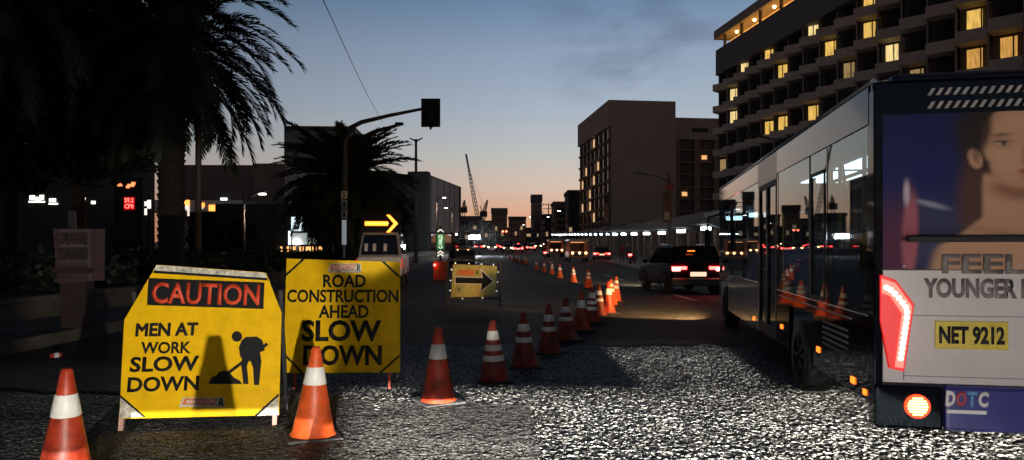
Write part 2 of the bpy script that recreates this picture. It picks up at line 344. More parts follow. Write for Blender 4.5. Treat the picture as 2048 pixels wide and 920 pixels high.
rough_road('road', -2.6, 4.3, 4.6, 11.0, 0.008, 0.004, [(0.026, 0.011, 2.0), (0.015, 0.005, 1.3), (0.45, 0.006, 1.0)], AGG, 5, lambda X, Y: ~inpatch(X, Y) & (Y < 10.5 + 0.5 * vnoise(X, X * 0, 0.25, 79)) & (X > -2.55 + 0.4 * vnoise(Y, Y * 0, 0.3, 80)))
rough_road('road_patch', -6.0, 0.3, 4.5, 7.6, 0.0105, 0.006, [(0.026, 0.006, 1.6), (0.5, 0.012, 1.0), (0.16, 0.004, 1.0)], asphalt('patch_aggregate', 85, 0.02, 0.2, 0.4, 0.006, 0.7, 0.3), 9, inpatch)
WL = mat('worn_road_paint', (0.5, 0.5, 0.47), 0.7, var=0.7, scale=5)
b = MB()
for ya, yb in ((20, 27), (33, 40)):
    b.add([(5.2, ya, 0.004), (5.34, ya, 0.004), (5.34, yb, 0.004), (5.2, yb, 0.004)], [(0, 1, 2, 3)])
for ya in range(50, 200, 14):
    b.add([(3.6, ya, gz(ya) + 0.006), (3.74, ya, gz(ya) + 0.006), (3.74, ya + 5, gz(ya + 5) + 0.006), (3.6, ya + 5, gz(ya + 5) + 0.006)], [(0, 1, 2, 3)])
tag(b.build('lane_marking', WL), kind='structure')
def strip(name, x0, x1, y0, y1, h, m):
    b = MB(); ys = [y for y in YS if y0 < y < y1]; ys = [y0] + ys + [y1]
    for a, c in zip(ys, ys[1:]):
        b.hexa([(x0, a, gz(a) - 0.02), (x1, a, gz(a) - 0.02), (x1, c, gz(c) - 0.02), (x0, c, gz(c) - 0.02), (x0, a, gz(a) + h), (x1, a, gz(a) + h), (x1, c, gz(c) + h), (x0, c, gz(c) + h)])
    return tag(b.build(name, m), kind='structure')
KERB = mat('kerb_concrete', (0.11, 0.09, 0.07), 0.85, var=0.6, scale=1.6, bump=0.5)
strip('kerb', KL - 0.25, KL, 2, 200, 0.19, KERB)
strip('pavement', -9.0, KL - 0.25, 2, 200, 0.17, mat('old_pavement', (0.12, 0.11, 0.1), 0.9, var=0.5, scale=2, bump=0.4))
strip('soil_bed', -13.0, -9.2, 2, 200, 0.5, mat('bed_soil', (0.04, 0.035, 0.03), 0.95))
strip('kerb', KR, KR + 0.2, 18, 260, 0.15, KERB)
strip('pavement', KR + 0.2, 15.0, 18, 260, 0.14, mat('right_pavement', (0.16, 0.15, 0.14), 0.85, var=0.3, scale=2, bump=0.2))
b = MB(); b.box(-9.2, -9.0, 2, 90, 0, 0.50); b.box(-9.26, -8.95, 2, 90, 0.50, 0.60)
tag(b.build('planter_wall', KERB, bevel=0.012), 'low concrete planter wall with a pale coping along the left kerb', 'planter wall')
b = MB()
for k in range(16):
    x = random.uniform(-2.6, 0.3); y = random.uniform(5.9, 7.2); r = random.uniform(0.006, 0.016)
    b.ball((x, y, r * 0.5), r, 4, 0, (1.4, 1, 0.6))
tag(b.build('gravel', CONC), kind='stuff')

# ------------------------------------------------------------------ traffic cones
def cone_mesh(bands, body_m, lean=0):
    t = thing('traffic_cone', '', 'traffic cone', group='traffic cones closing off the road works')
    b = MB(); rb, rt, h = 0.165, 0.032, 0.72; rad = lambda z: rb + (rt - rb) * (z - 0.035) / (h - 0.035)
    b.lathe([(rb + 0.02, 0.03), (rb, 0.055), (rad(0.3), 0.3), (rad(0.6), 0.6), (rt + 0.004, h - 0.015), (rt - 0.006, h), (0.012, h), (0.012, h - 0.05)])
    b.build('body', body_m, t)
    for z0, z1 in bands:
        b = MB(); b.lathe([(rad(z0) + 0.001, z0 - 0.003), (rad(z0) + 0.004, z0), (rad(z1) + 0.004, z1), (rad(z1) + 0.001, z1 + 0.003)]); b.build('reflective_band', BAND, t)
    b = MB(); b.box(-0.21, 0.21, -0.21, 0.21, 0.0, 0.035); b.build('base', RUBBER, t, bevel=0.012)
    return t
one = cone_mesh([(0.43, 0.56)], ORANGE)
oned = cone_mesh([(0.43, 0.56)], mat('scuffed_dim_orange', (0.42, 0.04, 0.012), 0.45, var=0.8, scale=6))  # darker copy of the cone orange, holding the weak light as well as scuffs
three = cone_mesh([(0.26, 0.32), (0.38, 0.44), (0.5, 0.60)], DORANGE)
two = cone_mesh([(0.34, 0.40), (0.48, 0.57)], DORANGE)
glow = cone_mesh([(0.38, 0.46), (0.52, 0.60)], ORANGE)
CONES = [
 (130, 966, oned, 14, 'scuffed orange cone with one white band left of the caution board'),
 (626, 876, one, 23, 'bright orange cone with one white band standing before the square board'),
 (877, 806, oned, 28, 'dark red one-band cone with its foot lit by the headlamps, right of the square board'),  # foot is pale from the low beam alone
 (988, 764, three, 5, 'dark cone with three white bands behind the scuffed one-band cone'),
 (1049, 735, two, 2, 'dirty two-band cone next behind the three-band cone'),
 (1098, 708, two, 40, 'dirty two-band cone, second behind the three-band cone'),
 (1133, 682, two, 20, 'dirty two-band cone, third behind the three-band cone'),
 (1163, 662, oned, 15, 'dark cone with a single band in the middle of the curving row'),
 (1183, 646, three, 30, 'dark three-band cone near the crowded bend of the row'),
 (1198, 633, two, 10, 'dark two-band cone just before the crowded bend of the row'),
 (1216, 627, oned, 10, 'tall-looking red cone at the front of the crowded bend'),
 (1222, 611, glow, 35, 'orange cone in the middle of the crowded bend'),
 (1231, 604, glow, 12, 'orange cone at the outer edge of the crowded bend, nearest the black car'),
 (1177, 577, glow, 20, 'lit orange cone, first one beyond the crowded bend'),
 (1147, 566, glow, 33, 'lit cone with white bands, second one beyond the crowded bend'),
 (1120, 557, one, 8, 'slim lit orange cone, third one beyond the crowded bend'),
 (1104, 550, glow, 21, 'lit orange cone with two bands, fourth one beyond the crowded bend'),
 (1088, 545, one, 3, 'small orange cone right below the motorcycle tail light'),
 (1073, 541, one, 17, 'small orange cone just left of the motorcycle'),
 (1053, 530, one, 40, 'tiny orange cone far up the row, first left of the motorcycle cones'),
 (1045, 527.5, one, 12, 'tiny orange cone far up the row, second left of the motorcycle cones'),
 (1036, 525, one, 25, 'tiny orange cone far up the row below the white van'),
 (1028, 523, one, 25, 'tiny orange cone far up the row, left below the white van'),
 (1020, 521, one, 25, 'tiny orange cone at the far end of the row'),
]
used = set()
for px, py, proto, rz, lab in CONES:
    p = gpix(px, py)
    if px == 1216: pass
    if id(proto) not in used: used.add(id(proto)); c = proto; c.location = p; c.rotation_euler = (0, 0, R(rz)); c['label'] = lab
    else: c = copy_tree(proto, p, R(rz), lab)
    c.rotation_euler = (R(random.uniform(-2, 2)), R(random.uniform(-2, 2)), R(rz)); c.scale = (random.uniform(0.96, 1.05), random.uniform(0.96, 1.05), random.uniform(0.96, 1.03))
copy_tree(one, (-1.0, 2.44, 0), R(11), 'orange cone just below the picture, casting its shadow on the caution board')
# the cone whose shadow falls on the caution board stands just below the picture
# ------------------------------------------------------------------ caution board (A-frame)
M = frame((-2.57, 5.75, 0), R(8.5), R(13))
t = thing('caution_board', 'yellow A-frame board reading CAUTION MEN AT WORK SLOW DOWN with digging worker', 'warning sign', M=M)
def uv(M, pts): return [(on(M, x, y).x, on(M, x, y).z) for x, y in pts]
def rect(M, x0, y0, x1, y1):
    a = on(M, x0, y1); c = on(M, x1, y0); return (a.x, c.x, a.z, c.z)
outl = [(238, 838), (558, 830), (563, 625), (532, 545), (313, 529), (248, 640)]
b = MB(); b.plate(uv(M, outl), 0.0, 0.018); b.build('board', YEL, t, bevel=0.003)
b = MB(); b.plate(uv(M, [(308, 541), (534, 556), (531, 546), (313, 530)]), -0.002, 0.0); b.build('top_stripe', WORN, t)
b = MB(); b.plate(uv(M, [(305, 546), (536, 561), (534, 556), (308, 541)]), -0.002, 0.0); b.build('black_stripe', BLACK, t)
b = MB(); b.plate(uv(M, [(294, 610), (527, 618), (529, 565), (297, 556)]), -0.002, 0.0); b.build('heading_panel', BLACK, t)
def skewtext(body, M, x0, y0, x1, y1, m, t, bold, y=-0.005, slope=0.0, **k):
    o = text(body, rect(M, x0, y0, x1, y1), y, m, t, bold, **k)
    if slope:
        xs = [v.co.x for v in o.data.vertices]; a = min(xs)
        for v in o.data.vertices: v.co.z -= (v.co.x - a) * slope
    return o
skewtext('CAUTION', M, 303, 562, 521, 607, REDP, t, 0.02, -0.005, 0.035)
skewtext('MEN AT', M, 272, 646, 396, 672, BLACK, t, 0.0, -0.004, strip=0.006)
skewtext('WORK', M, 281, 682, 383, 708, BLACK, t, 0.026, -0.004, 0.01)
skewtext('SLOW', M, 259, 711, 399, 745, BLACK, t, 0.03, -0.004)
skewtext('DOWN', M, 254, 751, 399, 785, BLACK, t, 0.03, -0.004)
wk = MB()
circ = [(474 + 10.5 * math.cos(a * math.pi / 10), 673 + 10.5 * math.sin(a * math.pi / 10)) for a in range(20)][::-1]
for pl in (circ,
           [(518, 770), (508, 770), (506, 735), (501, 722), (489, 724), (480, 712), (478, 695), (483, 681), (492, 674), (514, 673), (524, 680), (526, 694), (520, 706), (523, 722)],
           [(497, 768), (487, 768), (482, 728), (486, 710), (500, 715), (494, 732)],
           [(453, 752), (450, 747), (533, 685), (537, 690)], [(530, 700), (522, 704), (517, 684), (525, 682)],
           [(417, 768), (424, 754), (433, 751), (438, 744), (449, 741), (459, 745), (468, 755), (479, 761), (485, 768)]):
    p = uv(M, pl); wk.plate(p[::-1] if pl is circ else p, -0.003 - 0.0004 * len(wk.f) / 20, 0.0)
wk.build('pictogram', BLACK, t)
for pl, bl in (([(239, 837), (287, 834), (241, 795)], [(287, 834), (292, 834), (241, 790), (241, 796)]), ([(514, 832), (557, 830), (557, 792)], [(508, 832), (514, 832), (558, 792), (558, 786)])):
    b = MB(); b.plate(uv(M, pl), -0.002, 0.0); b.build('corner_patch', WORN, t)
    b = MB(); b.plate(uv(M, bl), -0.002, 0.0); b.build('corner_stripe', BLACK, t)
def logo(M, x0, y0, x1, y1, t):
    w = x1 - x0; h = y1 - y0
    b = MB(); b.plate(uv(M, [(x0, y1), (x1, y1), (x1 - w * .02, y0), (x0 + w * .1, y0)]), -0.0015, 0.0); b.build('logo_plate', WORN, t)
    b = MB(); b.plate(uv(M, [(x0 + w * .06, y1 - h * .25), (x0 + w * .78, y1 - h * .25), (x0 + w * .84, y0 + h * .1), (x0 + w * .14, y0 + h * .1)]), -0.003, -0.0015); b.build('logo_stripe', mat('logo_orange', (0.7, 0.18, 0.04), 0.5), t)
    skewtext('READYCON', M, x0 + w * .16, y0 + h * .18, x0 + w * .8, y1 - h * .34, WHITEP, t, 0.02, -0.005, name='logo_lettering', shear=0.25)
    skewtext('R', M, x0 + w * .87, y0 + h * .1, x0 + w * .985, y1 - h * .15, BLACK, t, 0.03, -0.004, name='logo_lettering')
logo(M, 357, 795, 450, 814, t)
for x, yb in ((243, 870), (550, 858)):
    p = on(M, x, yb - 60); b = MB(); b.box(p.x - 0.018, p.x + 0.018, 0.02, 0.05, -0.0, 0.95); b.build('leg', mat('pale_leg', (0.6, 0.35, 0.28), 0.6, var=0.5), t)
for x in (243, 550):
    p = on(M, x, 800); b = MB(); b.obox((p.x, 0.06, 1.18), (p.x, 0.62, 0.15), 0.03, 0.03); b.build('rear_leg', DSTEEL, t)

# ------------------------------------------------------------------ square board
M = frame((-1.80, 7.42, 0), R(0), R(6))
t = thing('road_works_board', 'square yellow board reading ROAD CONSTRUCTION AHEAD SLOW DOWN on thin red legs', 'warning sign', M=M)
b = MB(); b.plate(uv(M, [(566, 746), (800, 745), (800, 524), (573, 517)]), 0.0, 0.015); b.build('board', YEL, t, bevel=0.003)
for pl in ([(572, 553), (610, 518.5), (604, 518.5), (572, 547)], [(763, 523), (769, 523), (799, 551), (799, 557)], [(568, 705), (568, 711), (601, 745), (607, 745)], [(758, 745), (764, 745), (799, 714), (799, 708)]):
    p = uv(M, pl); b = MB(); b.plate(p, -0.002, 0.0); b.build('corner_stripe', BLACK, t)
skewtext('ROAD', M, 646, 549, 732, 575, BLACK, t, 0.027, -0.004)
skewtext('CONSTRUCTION', M, 574, 579, 797, 605, BLACK, t, 0.027, -0.004)
skewtext('AHEAD', M, 637, 610, 738, 636, BLACK, t, 0.027, -0.004)
skewtext('SLOW', M, 603, 640, 763, 683, BLACK, t, 0.034, -0.004)
skewtext('DOWN', M, 606, 690, 764, 731, BLACK, t, 0.034, -0.004)
logo(M, 655, 527, 723, 545, t)
for x in (588, 778):
    p = on(M, x, 760); b = MB(); b.box(p.x - 0.012, p.x + 0.012, 0.018, 0.045, 0, 1.2); b.build('leg', mat('red_leg', (0.6, 0.06, 0.04), 0.5), t)
    b = MB(); b.obox((p.x, 0.05, 1.2), (p.x, 0.55, 0.09), 0.025, 0.025); b.build('rear_leg', DSTEEL, t)

# ------------------------------------------------------------------ arrow board with bulbs
M = frame((-1.03, 18.6, 0), R(2), R(3))
t = thing('arrow_board', 'pale yellow board with black right arrow ringed by small bulbs on a dark stand', 'warning sign', M=M)
b = MB(); b.plate(uv(M, [(902, 595), (990, 593), (994, 532), (906, 528)]), 0.0, 0.03); b.build('board', YEL2, t, bevel=0.004)
AR = [(911, 566.5), (964, 567.5), (961, 582), (986, 563), (962.5, 541), (966, 556), (911, 554.5)]
cx, cy = 950, 561
b = MB(); b.plate(uv(M, [(909.5, 567.8), (962, 569), (958, 586), (989, 563), (960.5, 536), (963.5, 554.8), (909.5, 553)]), -0.003, 0.0); b.build('arrow_outline', WHITEP, t)
b = MB(); b.plate(uv(M, AR), -0.007, -0.003); b.build('arrow', BLACK, t)
b = MB(); b.plate(uv(M, [(912, 550), (947, 551), (951, 540), (917, 539)]), -0.003, 0.0); b.build('logo_stripe', mat('logo_orange', (0.7, 0.18, 0.04), 0.5), t)
c0 = on(M, 918, 578.5); b = MB()
for r0, r1 in ((0.098, 0.082), (0.05, 0.0)):
    n = 24
    for k in range(n):
        a0, a1 = 2 * math.pi * k / n, 2 * math.pi * (k + 1) / n
        b.plate([(c0.x + r0 * math.cos(a0), c0.z + r0 * math.sin(a0)), (c0.x + r1 * math.cos(a0), c0.z + r1 * math.sin(a0)), (c0.x + r1 * math.cos(a1), c0.z + r1 * math.sin(a1)), (c0.x + r0 * math.cos(a1), c0.z + r0 * math.sin(a1))], -0.003, 0)
b.build('emblem', mat('emblem_grey', (0.16, 0.17, 0.12), 0.5), t)
skewtext('R', M, 952, 541, 957.5, 549, BLACK, t, 0.03, -0.004, name='logo_lettering')
b = MB()
fo = [on(M, x, y) for x, y in ((894, 599), (1000, 597), (1002, 522), (896, 519))]
for p, q in zip(fo, fo[1:] + fo[:1]): b.obox((p.x, 0.06, p.z), (q.x, 0.06, q.z), 0.05, 0.05)
for x in (fo[0].x, fo[1].x): b.box(x - 0.03, x + 0.03, 0.03, 0.09, 0, 0.25); b.box(x - 0.03, x + 0.03, -0.4, 0.7, 0, 0.05)
b.build('stand', DSTEEL, t)
for x, y in ((911, 526), (938, 527), (963, 528), (987, 530), (903, 539), (901, 561), (900, 581), (996, 544), (995, 564), (993, 582), (925, 597), (965, 596)):
    p = on(M, x, y); b = MB(); b.ball((p.x, 0.01, p.z), 0.017, 5); b.build('bulb', BULB, t)

# ------------------------------------------------------------------ notice board on post by the kerb
M = frame((-7.25, 11.6, 0.17), R(6), R(-2))
t = thing('notice_board', 'dull faded red and white board reading BAWAL TUMAWID on a square post', 'notice sign', M=M)
b = MB(); b.plate(uv(M, [(118, 566), (212, 560), (213, 458), (110, 457)]), -0.06, -0.04); b.build('board', mat('faded_notice', (0.075, 0.036, 0.037), 0.7, var=0.5, scale=3), t)
M2 = M @ Matrix.Translation((0, -0.06, 0))
for y0, y1 in ((460, 464), (489, 494), (521, 526)):
    b = MB(); b.plate(uv(M2, [(118, y1), (178, y1), (178, y0), (118, y0)]), -0.063, -0.06); b.build('white_stripe', mat('dull_white', (0.1, 0.085, 0.085), 0.7, var=0.4), t)
b = MB(); b.plate(uv(M2, [(178, 562), (183, 562), (180, 460), (175, 460)]), -0.064, -0.06); b.build('white_stripe', mat('dull_white', (0.4, 0.4, 0.4)), t)
DK = mat('dull_black', (0.02, 0.015, 0.015), 0.7)
text('BAWAL', rect(M2, 132, 466, 174, 488), -0.064, DK, t, 0.03)
text('TUMAWID', rect(M2, 118, 497, 174, 519), -0.064, DK, t, 0.0, strip=0.008)
p = on(M2, 121, 476); b = MB()
for k in range(20):
    a0, a1 = 2 * math.pi * k / 20, 2 * math.pi * (k + 1) / 20; r0, r1 = 0.085, 0.06
    b.plate([(p.x + r0 * math.cos(a0), p.z + r0 * math.sin(a0)), (p.x + r1 * math.cos(a0), p.z + r1 * math.sin(a0)), (p.x + r1 * math.cos(a1), p.z + r1 * math.sin(a1)), (p.x + r0 * math.cos(a1), p.z + r0 * math.sin(a1))], -0.064, -0.06)
b.build('symbol', DK, t)
b = MB(); b.box(-0.2, 0.2, -0.04, 0.28, 0, 0.95); b.box(-0.3, 0.34, -0.08, 0.34, 0.93, 1.02); b.build('post', mat('post_red_brown', (0.035, 0.018, 0.016), 0.8, var=0.4, scale=4, bump=0.2), t, bevel=0.01)
b = MB(); b.box(-0.05, 0.05, -0.03, 0.03, 0.0, 1.95); b.build('pole', DSTEEL, t)
t = thing('crushed_can', 'small crushed red and white can lying by the kerb below the notice board', 'litter', gpix(112, 716), R(30))
b = MB(); b.cyl((-0.07, 0, 0.035), (0.07, 0, 0.04), 0.035, 0.03, 14); b.build('can', mat('can_red', (0.5, 0.05, 0.04), 0.4), t)
b = MB(); b.cyl((-0.02, 0, 0.036), (0.04, 0, 0.038), 0.0365, 0.034, 14); b.build('band', WHITEP, t)


# ------------------------------------------------------------------ bus
BUSY = mat('bus_black_gloss', (0.003, 0.0035, 0.006), 0.05, var=0.05, spec=0.25)
BUSW = mat('bus_silver_white', (0.55, 0.52, 0.5), 0.12, var=0.08, scale=2, coat=0.8)
NAVY = mat('bus_navy', (0.025, 0.028, 0.17), 0.3, var=0.25, scale=3, coat=0.4)
BUSG = glass('bus_window_glass', (0.62, 0.68, 0.7), 1.95)
DOORG = glass('door_glass', (0.5, 0.5, 0.5), 1.55)
th = R(-10.1)
MBUS = frame((2.63, 5.1, 0), th)
bus = thing('bus', 'black city bus with woman advert on its back passing close on the right', 'bus', M=MBUS)
BW, BL, BT = 2.3, 9.65, 2.76
def seg(x0, x1, y0, y1, z0, z1, name, m, bev=0.0, parent=bus): b = MB(); b.box(x0, x1, y0, y1, z0, z1); return b.build(name, m, parent, bevel=bev)
seg(0.02, BW - 0.02, 0.05, BL - 0.05, 0.36, 0.5, 'floor', BLACK)
b = MB(); b.prof([(0.03, BT - 0.12), (0.1, BT - 0.02), (0.3, BT + 0.03), (BL - 0.4, BT + 0.02), (BL - 0.05, BT - 0.1)], 0.06, BW - 0.06); b.build('roof', BUSY, bus, bevel=0.03)
b = MB(); b.box(0.25, BW - 0.25, 0.35, 2.2, BT + 0.035, BT + 0.09); b.build('air_conditioner', mat('aircon_dark', (0.03, 0.03, 0.035), 0.5), bus, bevel=0.05)
b = MB(); b.tube([(0.02, 0.05, BT - 0.03), (0.02, BL - 0.1, BT - 0.03)], 0.022); b.build('gutter', mat('gutter_grey', (0.2, 0.22, 0.25), 0.3, 0.6), bus)
# left side: skirt, belt, pillars, header
for nm, y0, y1, z0, z1, m in (('lower_panel', 0.1, 1.75, 0.36, 1.0, BUSY), ('lower_panel', 2.85, 3.56, 0.36, 1.0, BUSY), ('wheel_arch_panel', 1.75, 2.85, 0.86, 1.0, BUSY),
                              ('front_panel', 4.9, 8.2, 0.34, 1.02, BUSW), ('front_panel', 9.2, BL - 0.02, 0.34, 1.02, BUSW), ('wheel_arch_panel', 8.2, 9.2, 0.86, 1.02, BUSW)):
    seg(0.0, 0.05, y0, y1, z0, z1, nm, m, 0.004)
seg(-0.002, 0.05, 0.1, 3.56, 2.42, BT - 0.06, 'header_panel', BUSY, 0.004); seg(-0.002, 0.05, 4.9, BL - 0.02, 2.44, BT - 0.06, 'header_panel', BUSY, 0.004)
seg(-0.002, 0.05, 3.56, 4.9, 2.36, BT - 0.06, 'door_header', mat('door_header_grey', (0.1, 0.1, 0.1), 0.3), 0.004)
for y0, y1 in ((0.0, 0.14), (1.26, 1.30), (3.5, 3.58), (4.84, 4.94), (6.4, 6.44), (7.9, 7.94), (BL - 0.1, BL)): seg(0.004, 0.055, y0, y1, 0.9, BT - 0.1, 'pillar', BUSY)
seg(0.004, 0.055, 1.88, 1.95, 1.0, 2.2, 'pillar', BLACK)
for y0, y1, z0, z1 in ((0.14, 1.26, 1.0, 2.42), (1.30, 1.88, 1.0, 2.42), (1.95, 3.5, 1.0, 2.42), (4.94, 6.4, 1.02, 2.44), (6.44, 7.9, 1.02, 2.44), (7.94, BL - 0.1, 1.02, 2.44)):
    seg(0.008, 0.014, y0, y1, z0, z1, 'window', BUSG)
b = MB()
for zz in (1.02, 2.2): b.box(-0.004, 0.008, 1.33, 1.86, zz, zz + 0.03)
for yy in (1.33, 1.83): b.box(-0.004, 0.008, yy, yy + 0.03, 1.02, 2.23)
b.build('window_frame', BLACK, bus)
d = seg(0.02, 0.05, 3.62, 4.22, 0.5, 2.32, 'door', DOORG); b = MB()
for y0, y1 in ((3.58, 3.64), (4.19, 4.25), (4.25, 4.3), (4.78, 4.84)): b.box(0.0, 0.055, y0, y1, 0.38, 2.36)
b.box(0.0, 0.055, 3.58, 4.84, 0.36, 0.5); b.box(0.0, 0.055, 3.58, 4.84, 2.3, 2.36); b.build('door_frame', BLACK, bus)
seg(0.02, 0.05, 4.28, 4.8, 0.5, 2.32, 'door', DOORG)
b = MB(); b.tube([(0.06, 3.75, 0.7), (0.1, 3.75, 0.8), (0.1, 3.75, 1.9), (0.06, 3.75, 2.0)], 0.018); b.build('handrail', mat('rail_yellow', (0.7, 0.5, 0.05), 0.35), bus)
# right side, front
seg(BW - 0.05, BW, 0.1, BL - 0.05, 0.36, 1.0, 'lower_panel', BUSY); seg(BW - 0.05, BW, 0.1, BL - 0.05, 2.3, BT - 0.06, 'header_panel', BUSY)
seg(BW - 0.014, BW - 0.008, 0.14, BL - 0.1, 1.0, 2.3, 'window', BUSG)
seg(0.05, BW - 0.05, BL - 0.06, BL, 0.36, 1.05, 'front_panel', BUSW, 0.02); seg(0.05, BW - 0.05, BL - 0.05, BL - 0.03, 1.05, 2.3, 'windscreen', BUSG); seg(0.05, BW - 0.05, BL - 0.08, BL, 2.3, BT - 0.1, 'header_panel', BUSY)
# inside
SEAT = mat('seat_blue', (0.03, 0.04, 0.12), 0.7)
for k in range(7):
    y = 0.75 + k * 1.0
    if 3.4 < y < 4.9: continue
    b = MB(); b.box(0.2, 1.0, y, y + 0.42, 0.92, 1.0); b.box(0.2, 1.0, y - 0.08, y, 0.95, 1.5); b.build('seat', SEAT, bus, bevel=0.02)
seg(0.1, BW - 0.1, 0.08, 0.12, 0.5, 2.4, 'inner_rear_wall', mat('inner_wall', (0.6, 0.62, 0.62), 0.5))
seg(0.1, BW - 0.1, 0.1, BL - 0.2, BT - 0.2, BT - 0.17, 'ceiling', mat('inner_ceiling', (0.55, 0.57, 0.58), 0.5))
for y0, y1 in ((3.0, 4.4), (4.8, 6.4)): seg(0.9, 1.5, y0, y1, BT - 0.215, BT - 0.2, 'ceiling_light', emit('bus_interior_light', (0.75, 0.92, 1), 5))
RY = mat('rail_yellow', (0.7, 0.5, 0.05), 0.35)
for p, q in (((0.42, 0.6, 1.0), (0.42, 0.6, 2.45)), ((0.42, 1.6, 1.0), (0.42, 1.6, 2.45)), ((0.62, 2.0, 2.3), (0.62, 3.6, 2.3)), ((0.7, 3.0, 1.8), (0.62, 3.1, 2.5)), ((0.42, 0.3, 2.1), (0.42, 3.2, 2.1)), ((0.5, 2.7, 0.6), (0.5, 2.7, 2.45))):
    b = MB(); b.cyl(p, q, 0.022, n=8); b.build('grab_pole', RY, bus)
# wheels
def wheel(parent, c, r, w, name='wheel', ax=1, rim_m=None):
    b = MB(); x = c[0]; s = ax
    b.add(*ring_lathe(c, [(r * 0.62, 0), (r * 0.95, 0.0), (r, w * 0.12), (r, w * 0.88), (r * 0.95, w), (r * 0.62, w)], s), 0, True); wl = b.build(name, RUBBER, parent)
    b = MB(); b.add(*ring_lathe(c, [(0.0, w * 0.18), (r * 0.2, w * 0.12), (r * 0.25, w * 0.2), (r * 0.5, w * 0.26), (r * 0.6, w * 0.08), (r * 0.64, w * 0.06), (r * 0.64, w * 0.9), (0.0, w * 0.9)], s), 0, True)
    for k in range(5):
        a = 2 * math.pi * k / 5; b.obox((c[0] + s * w * 0.1, c[1] + 0.15 * r * math.cos(a), c[2] + 0.15 * r * math.sin(a)), (c[0] + s * w * 0.1, c[1] + 0.6 * r * math.cos(a), c[2] + 0.6 * r * math.sin(a)), r * 0.16, w * 0.1)
    b.build('rim', rim_m or STEEL, wl); return wl
def ring_lathe(c, prof, s, n=24):
    vs = [(c[0] + s * x, c[1] + r * math.cos(2 * math.pi * k / n), c[2] + r * math.sin(2 * math.pi * k / n)) for r, x in prof for k in range(n)]
    return vs, [(i * n + k, i * n + (k + 1) % n, (i + 1) * n + (k + 1) % n, (i + 1) * n + k) for i in range(len(prof) - 1) for k in range(n)]
for y in (2.3, 8.7):
    wheel(bus, (-0.015, y, 0.38), 0.38, 0.26, ax=1, rim_m=DSTEEL); wheel(bus, (BW + 0.01, y, 0.38), 0.38, 0.26, ax=-1, rim_m=DSTEEL)
b = MB(); b.tube([(-0.02, 9.35, 2.2), (-0.22, 9.55, 2.15), (-0.25, 9.6, 1.9)], 0.02); b.box(-0.3, -0.2, 9.55, 9.6, 1.45, 1.9); b.build('mirror', BLACK, bus)
for y, z in ((0.42, 0.43), (1.5, 0.52), (3.2, 0.55), (5.2, 0.45)):
    b = MB(); b.box(-0.012, 0.0, y, y + 0.09, z, z + 0.05); b.build('side_marker_light', LAMPA, bus)
b = MB(); b.box(-0.003, 0.0, 0.5, 3.4, 0.93, 0.945); b.build('side_trim', STEEL, bus)
# rear: panels in the plane y = 0
def rp(px, py): p = on(MBUS, px, py); return p.x, p.z
def rplate(pts, y0, y1, name, m, bev=0.0, parent=bus): b = MB(); b.plate([rp(*p) for p in pts], y0, y1); return b.build(name, m, parent, bevel=bev)
zt = rp(1900, 540)[1]; zl = rp(1900, 768)[1]
seg(0.0, BW, 0.0, 0.06, zt + 0.002, BT - 0.05, 'rear_panel', BUSY, 0.015)
seg(0.0, 0.06, -0.02, 0.1, 0.5, BT - 0.1, 'corner_pillar', BUSY, 0.012); seg(BW - 0.06, BW, -0.02, 0.1, 0.5, BT - 0.1, 'corner_pillar', BUSY, 0.012)
b = MB(); b.box(0.062, BW - 0.062, -0.012, 0.06, zl, zt); b.build('boot_lid', mat('rear_white', (0.6, 0.56, 0.55), 0.28, var=0.12, scale=2.5, coat=0.5), bus, bevel=0.006)
seg(0.0, 0.46, -0.05, 0.12, 0.2, zl - 0.004, 'bumper_corner', BUSY, 0.03)
seg(0.462, BW, -0.05, 0.12, 0.2, zl - 0.004, 'bumper', NAVY, 0.03)
seg(0.2, BW - 0.2, -0.11, -0.05, zt + 0.2, zt + 0.245, 'wiper_bar', BLACK, 0.01)
# slatted grille over the rear window
for z0 in (BT - 0.16, BT - 0.255):
    b = MB()
    for k in range(34): b.hexa([(0.36 + k * 0.056, -0.012, z0), (0.385 + k * 0.056, -0.012, z0), (0.385 + k * 0.056, 0, z0), (0.36 + k * 0.056, 0, z0), (0.39 + k * 0.056, -0.012, z0 + 0.05), (0.415 + k * 0.056, -0.012, z0 + 0.05), (0.415 + k * 0.056, 0, z0 + 0.05), (0.39 + k * 0.056, 0, z0 + 0.05)])
    b.build('roof_grille', mat('grille_grey', (0.3, 0.27, 0.26), 0.5), bus)
seg(0.12, BW - 0.3, -0.03, 0.0, BT - 0.06, BT - 0.02, 'spoiler', BUSY, 0.01)
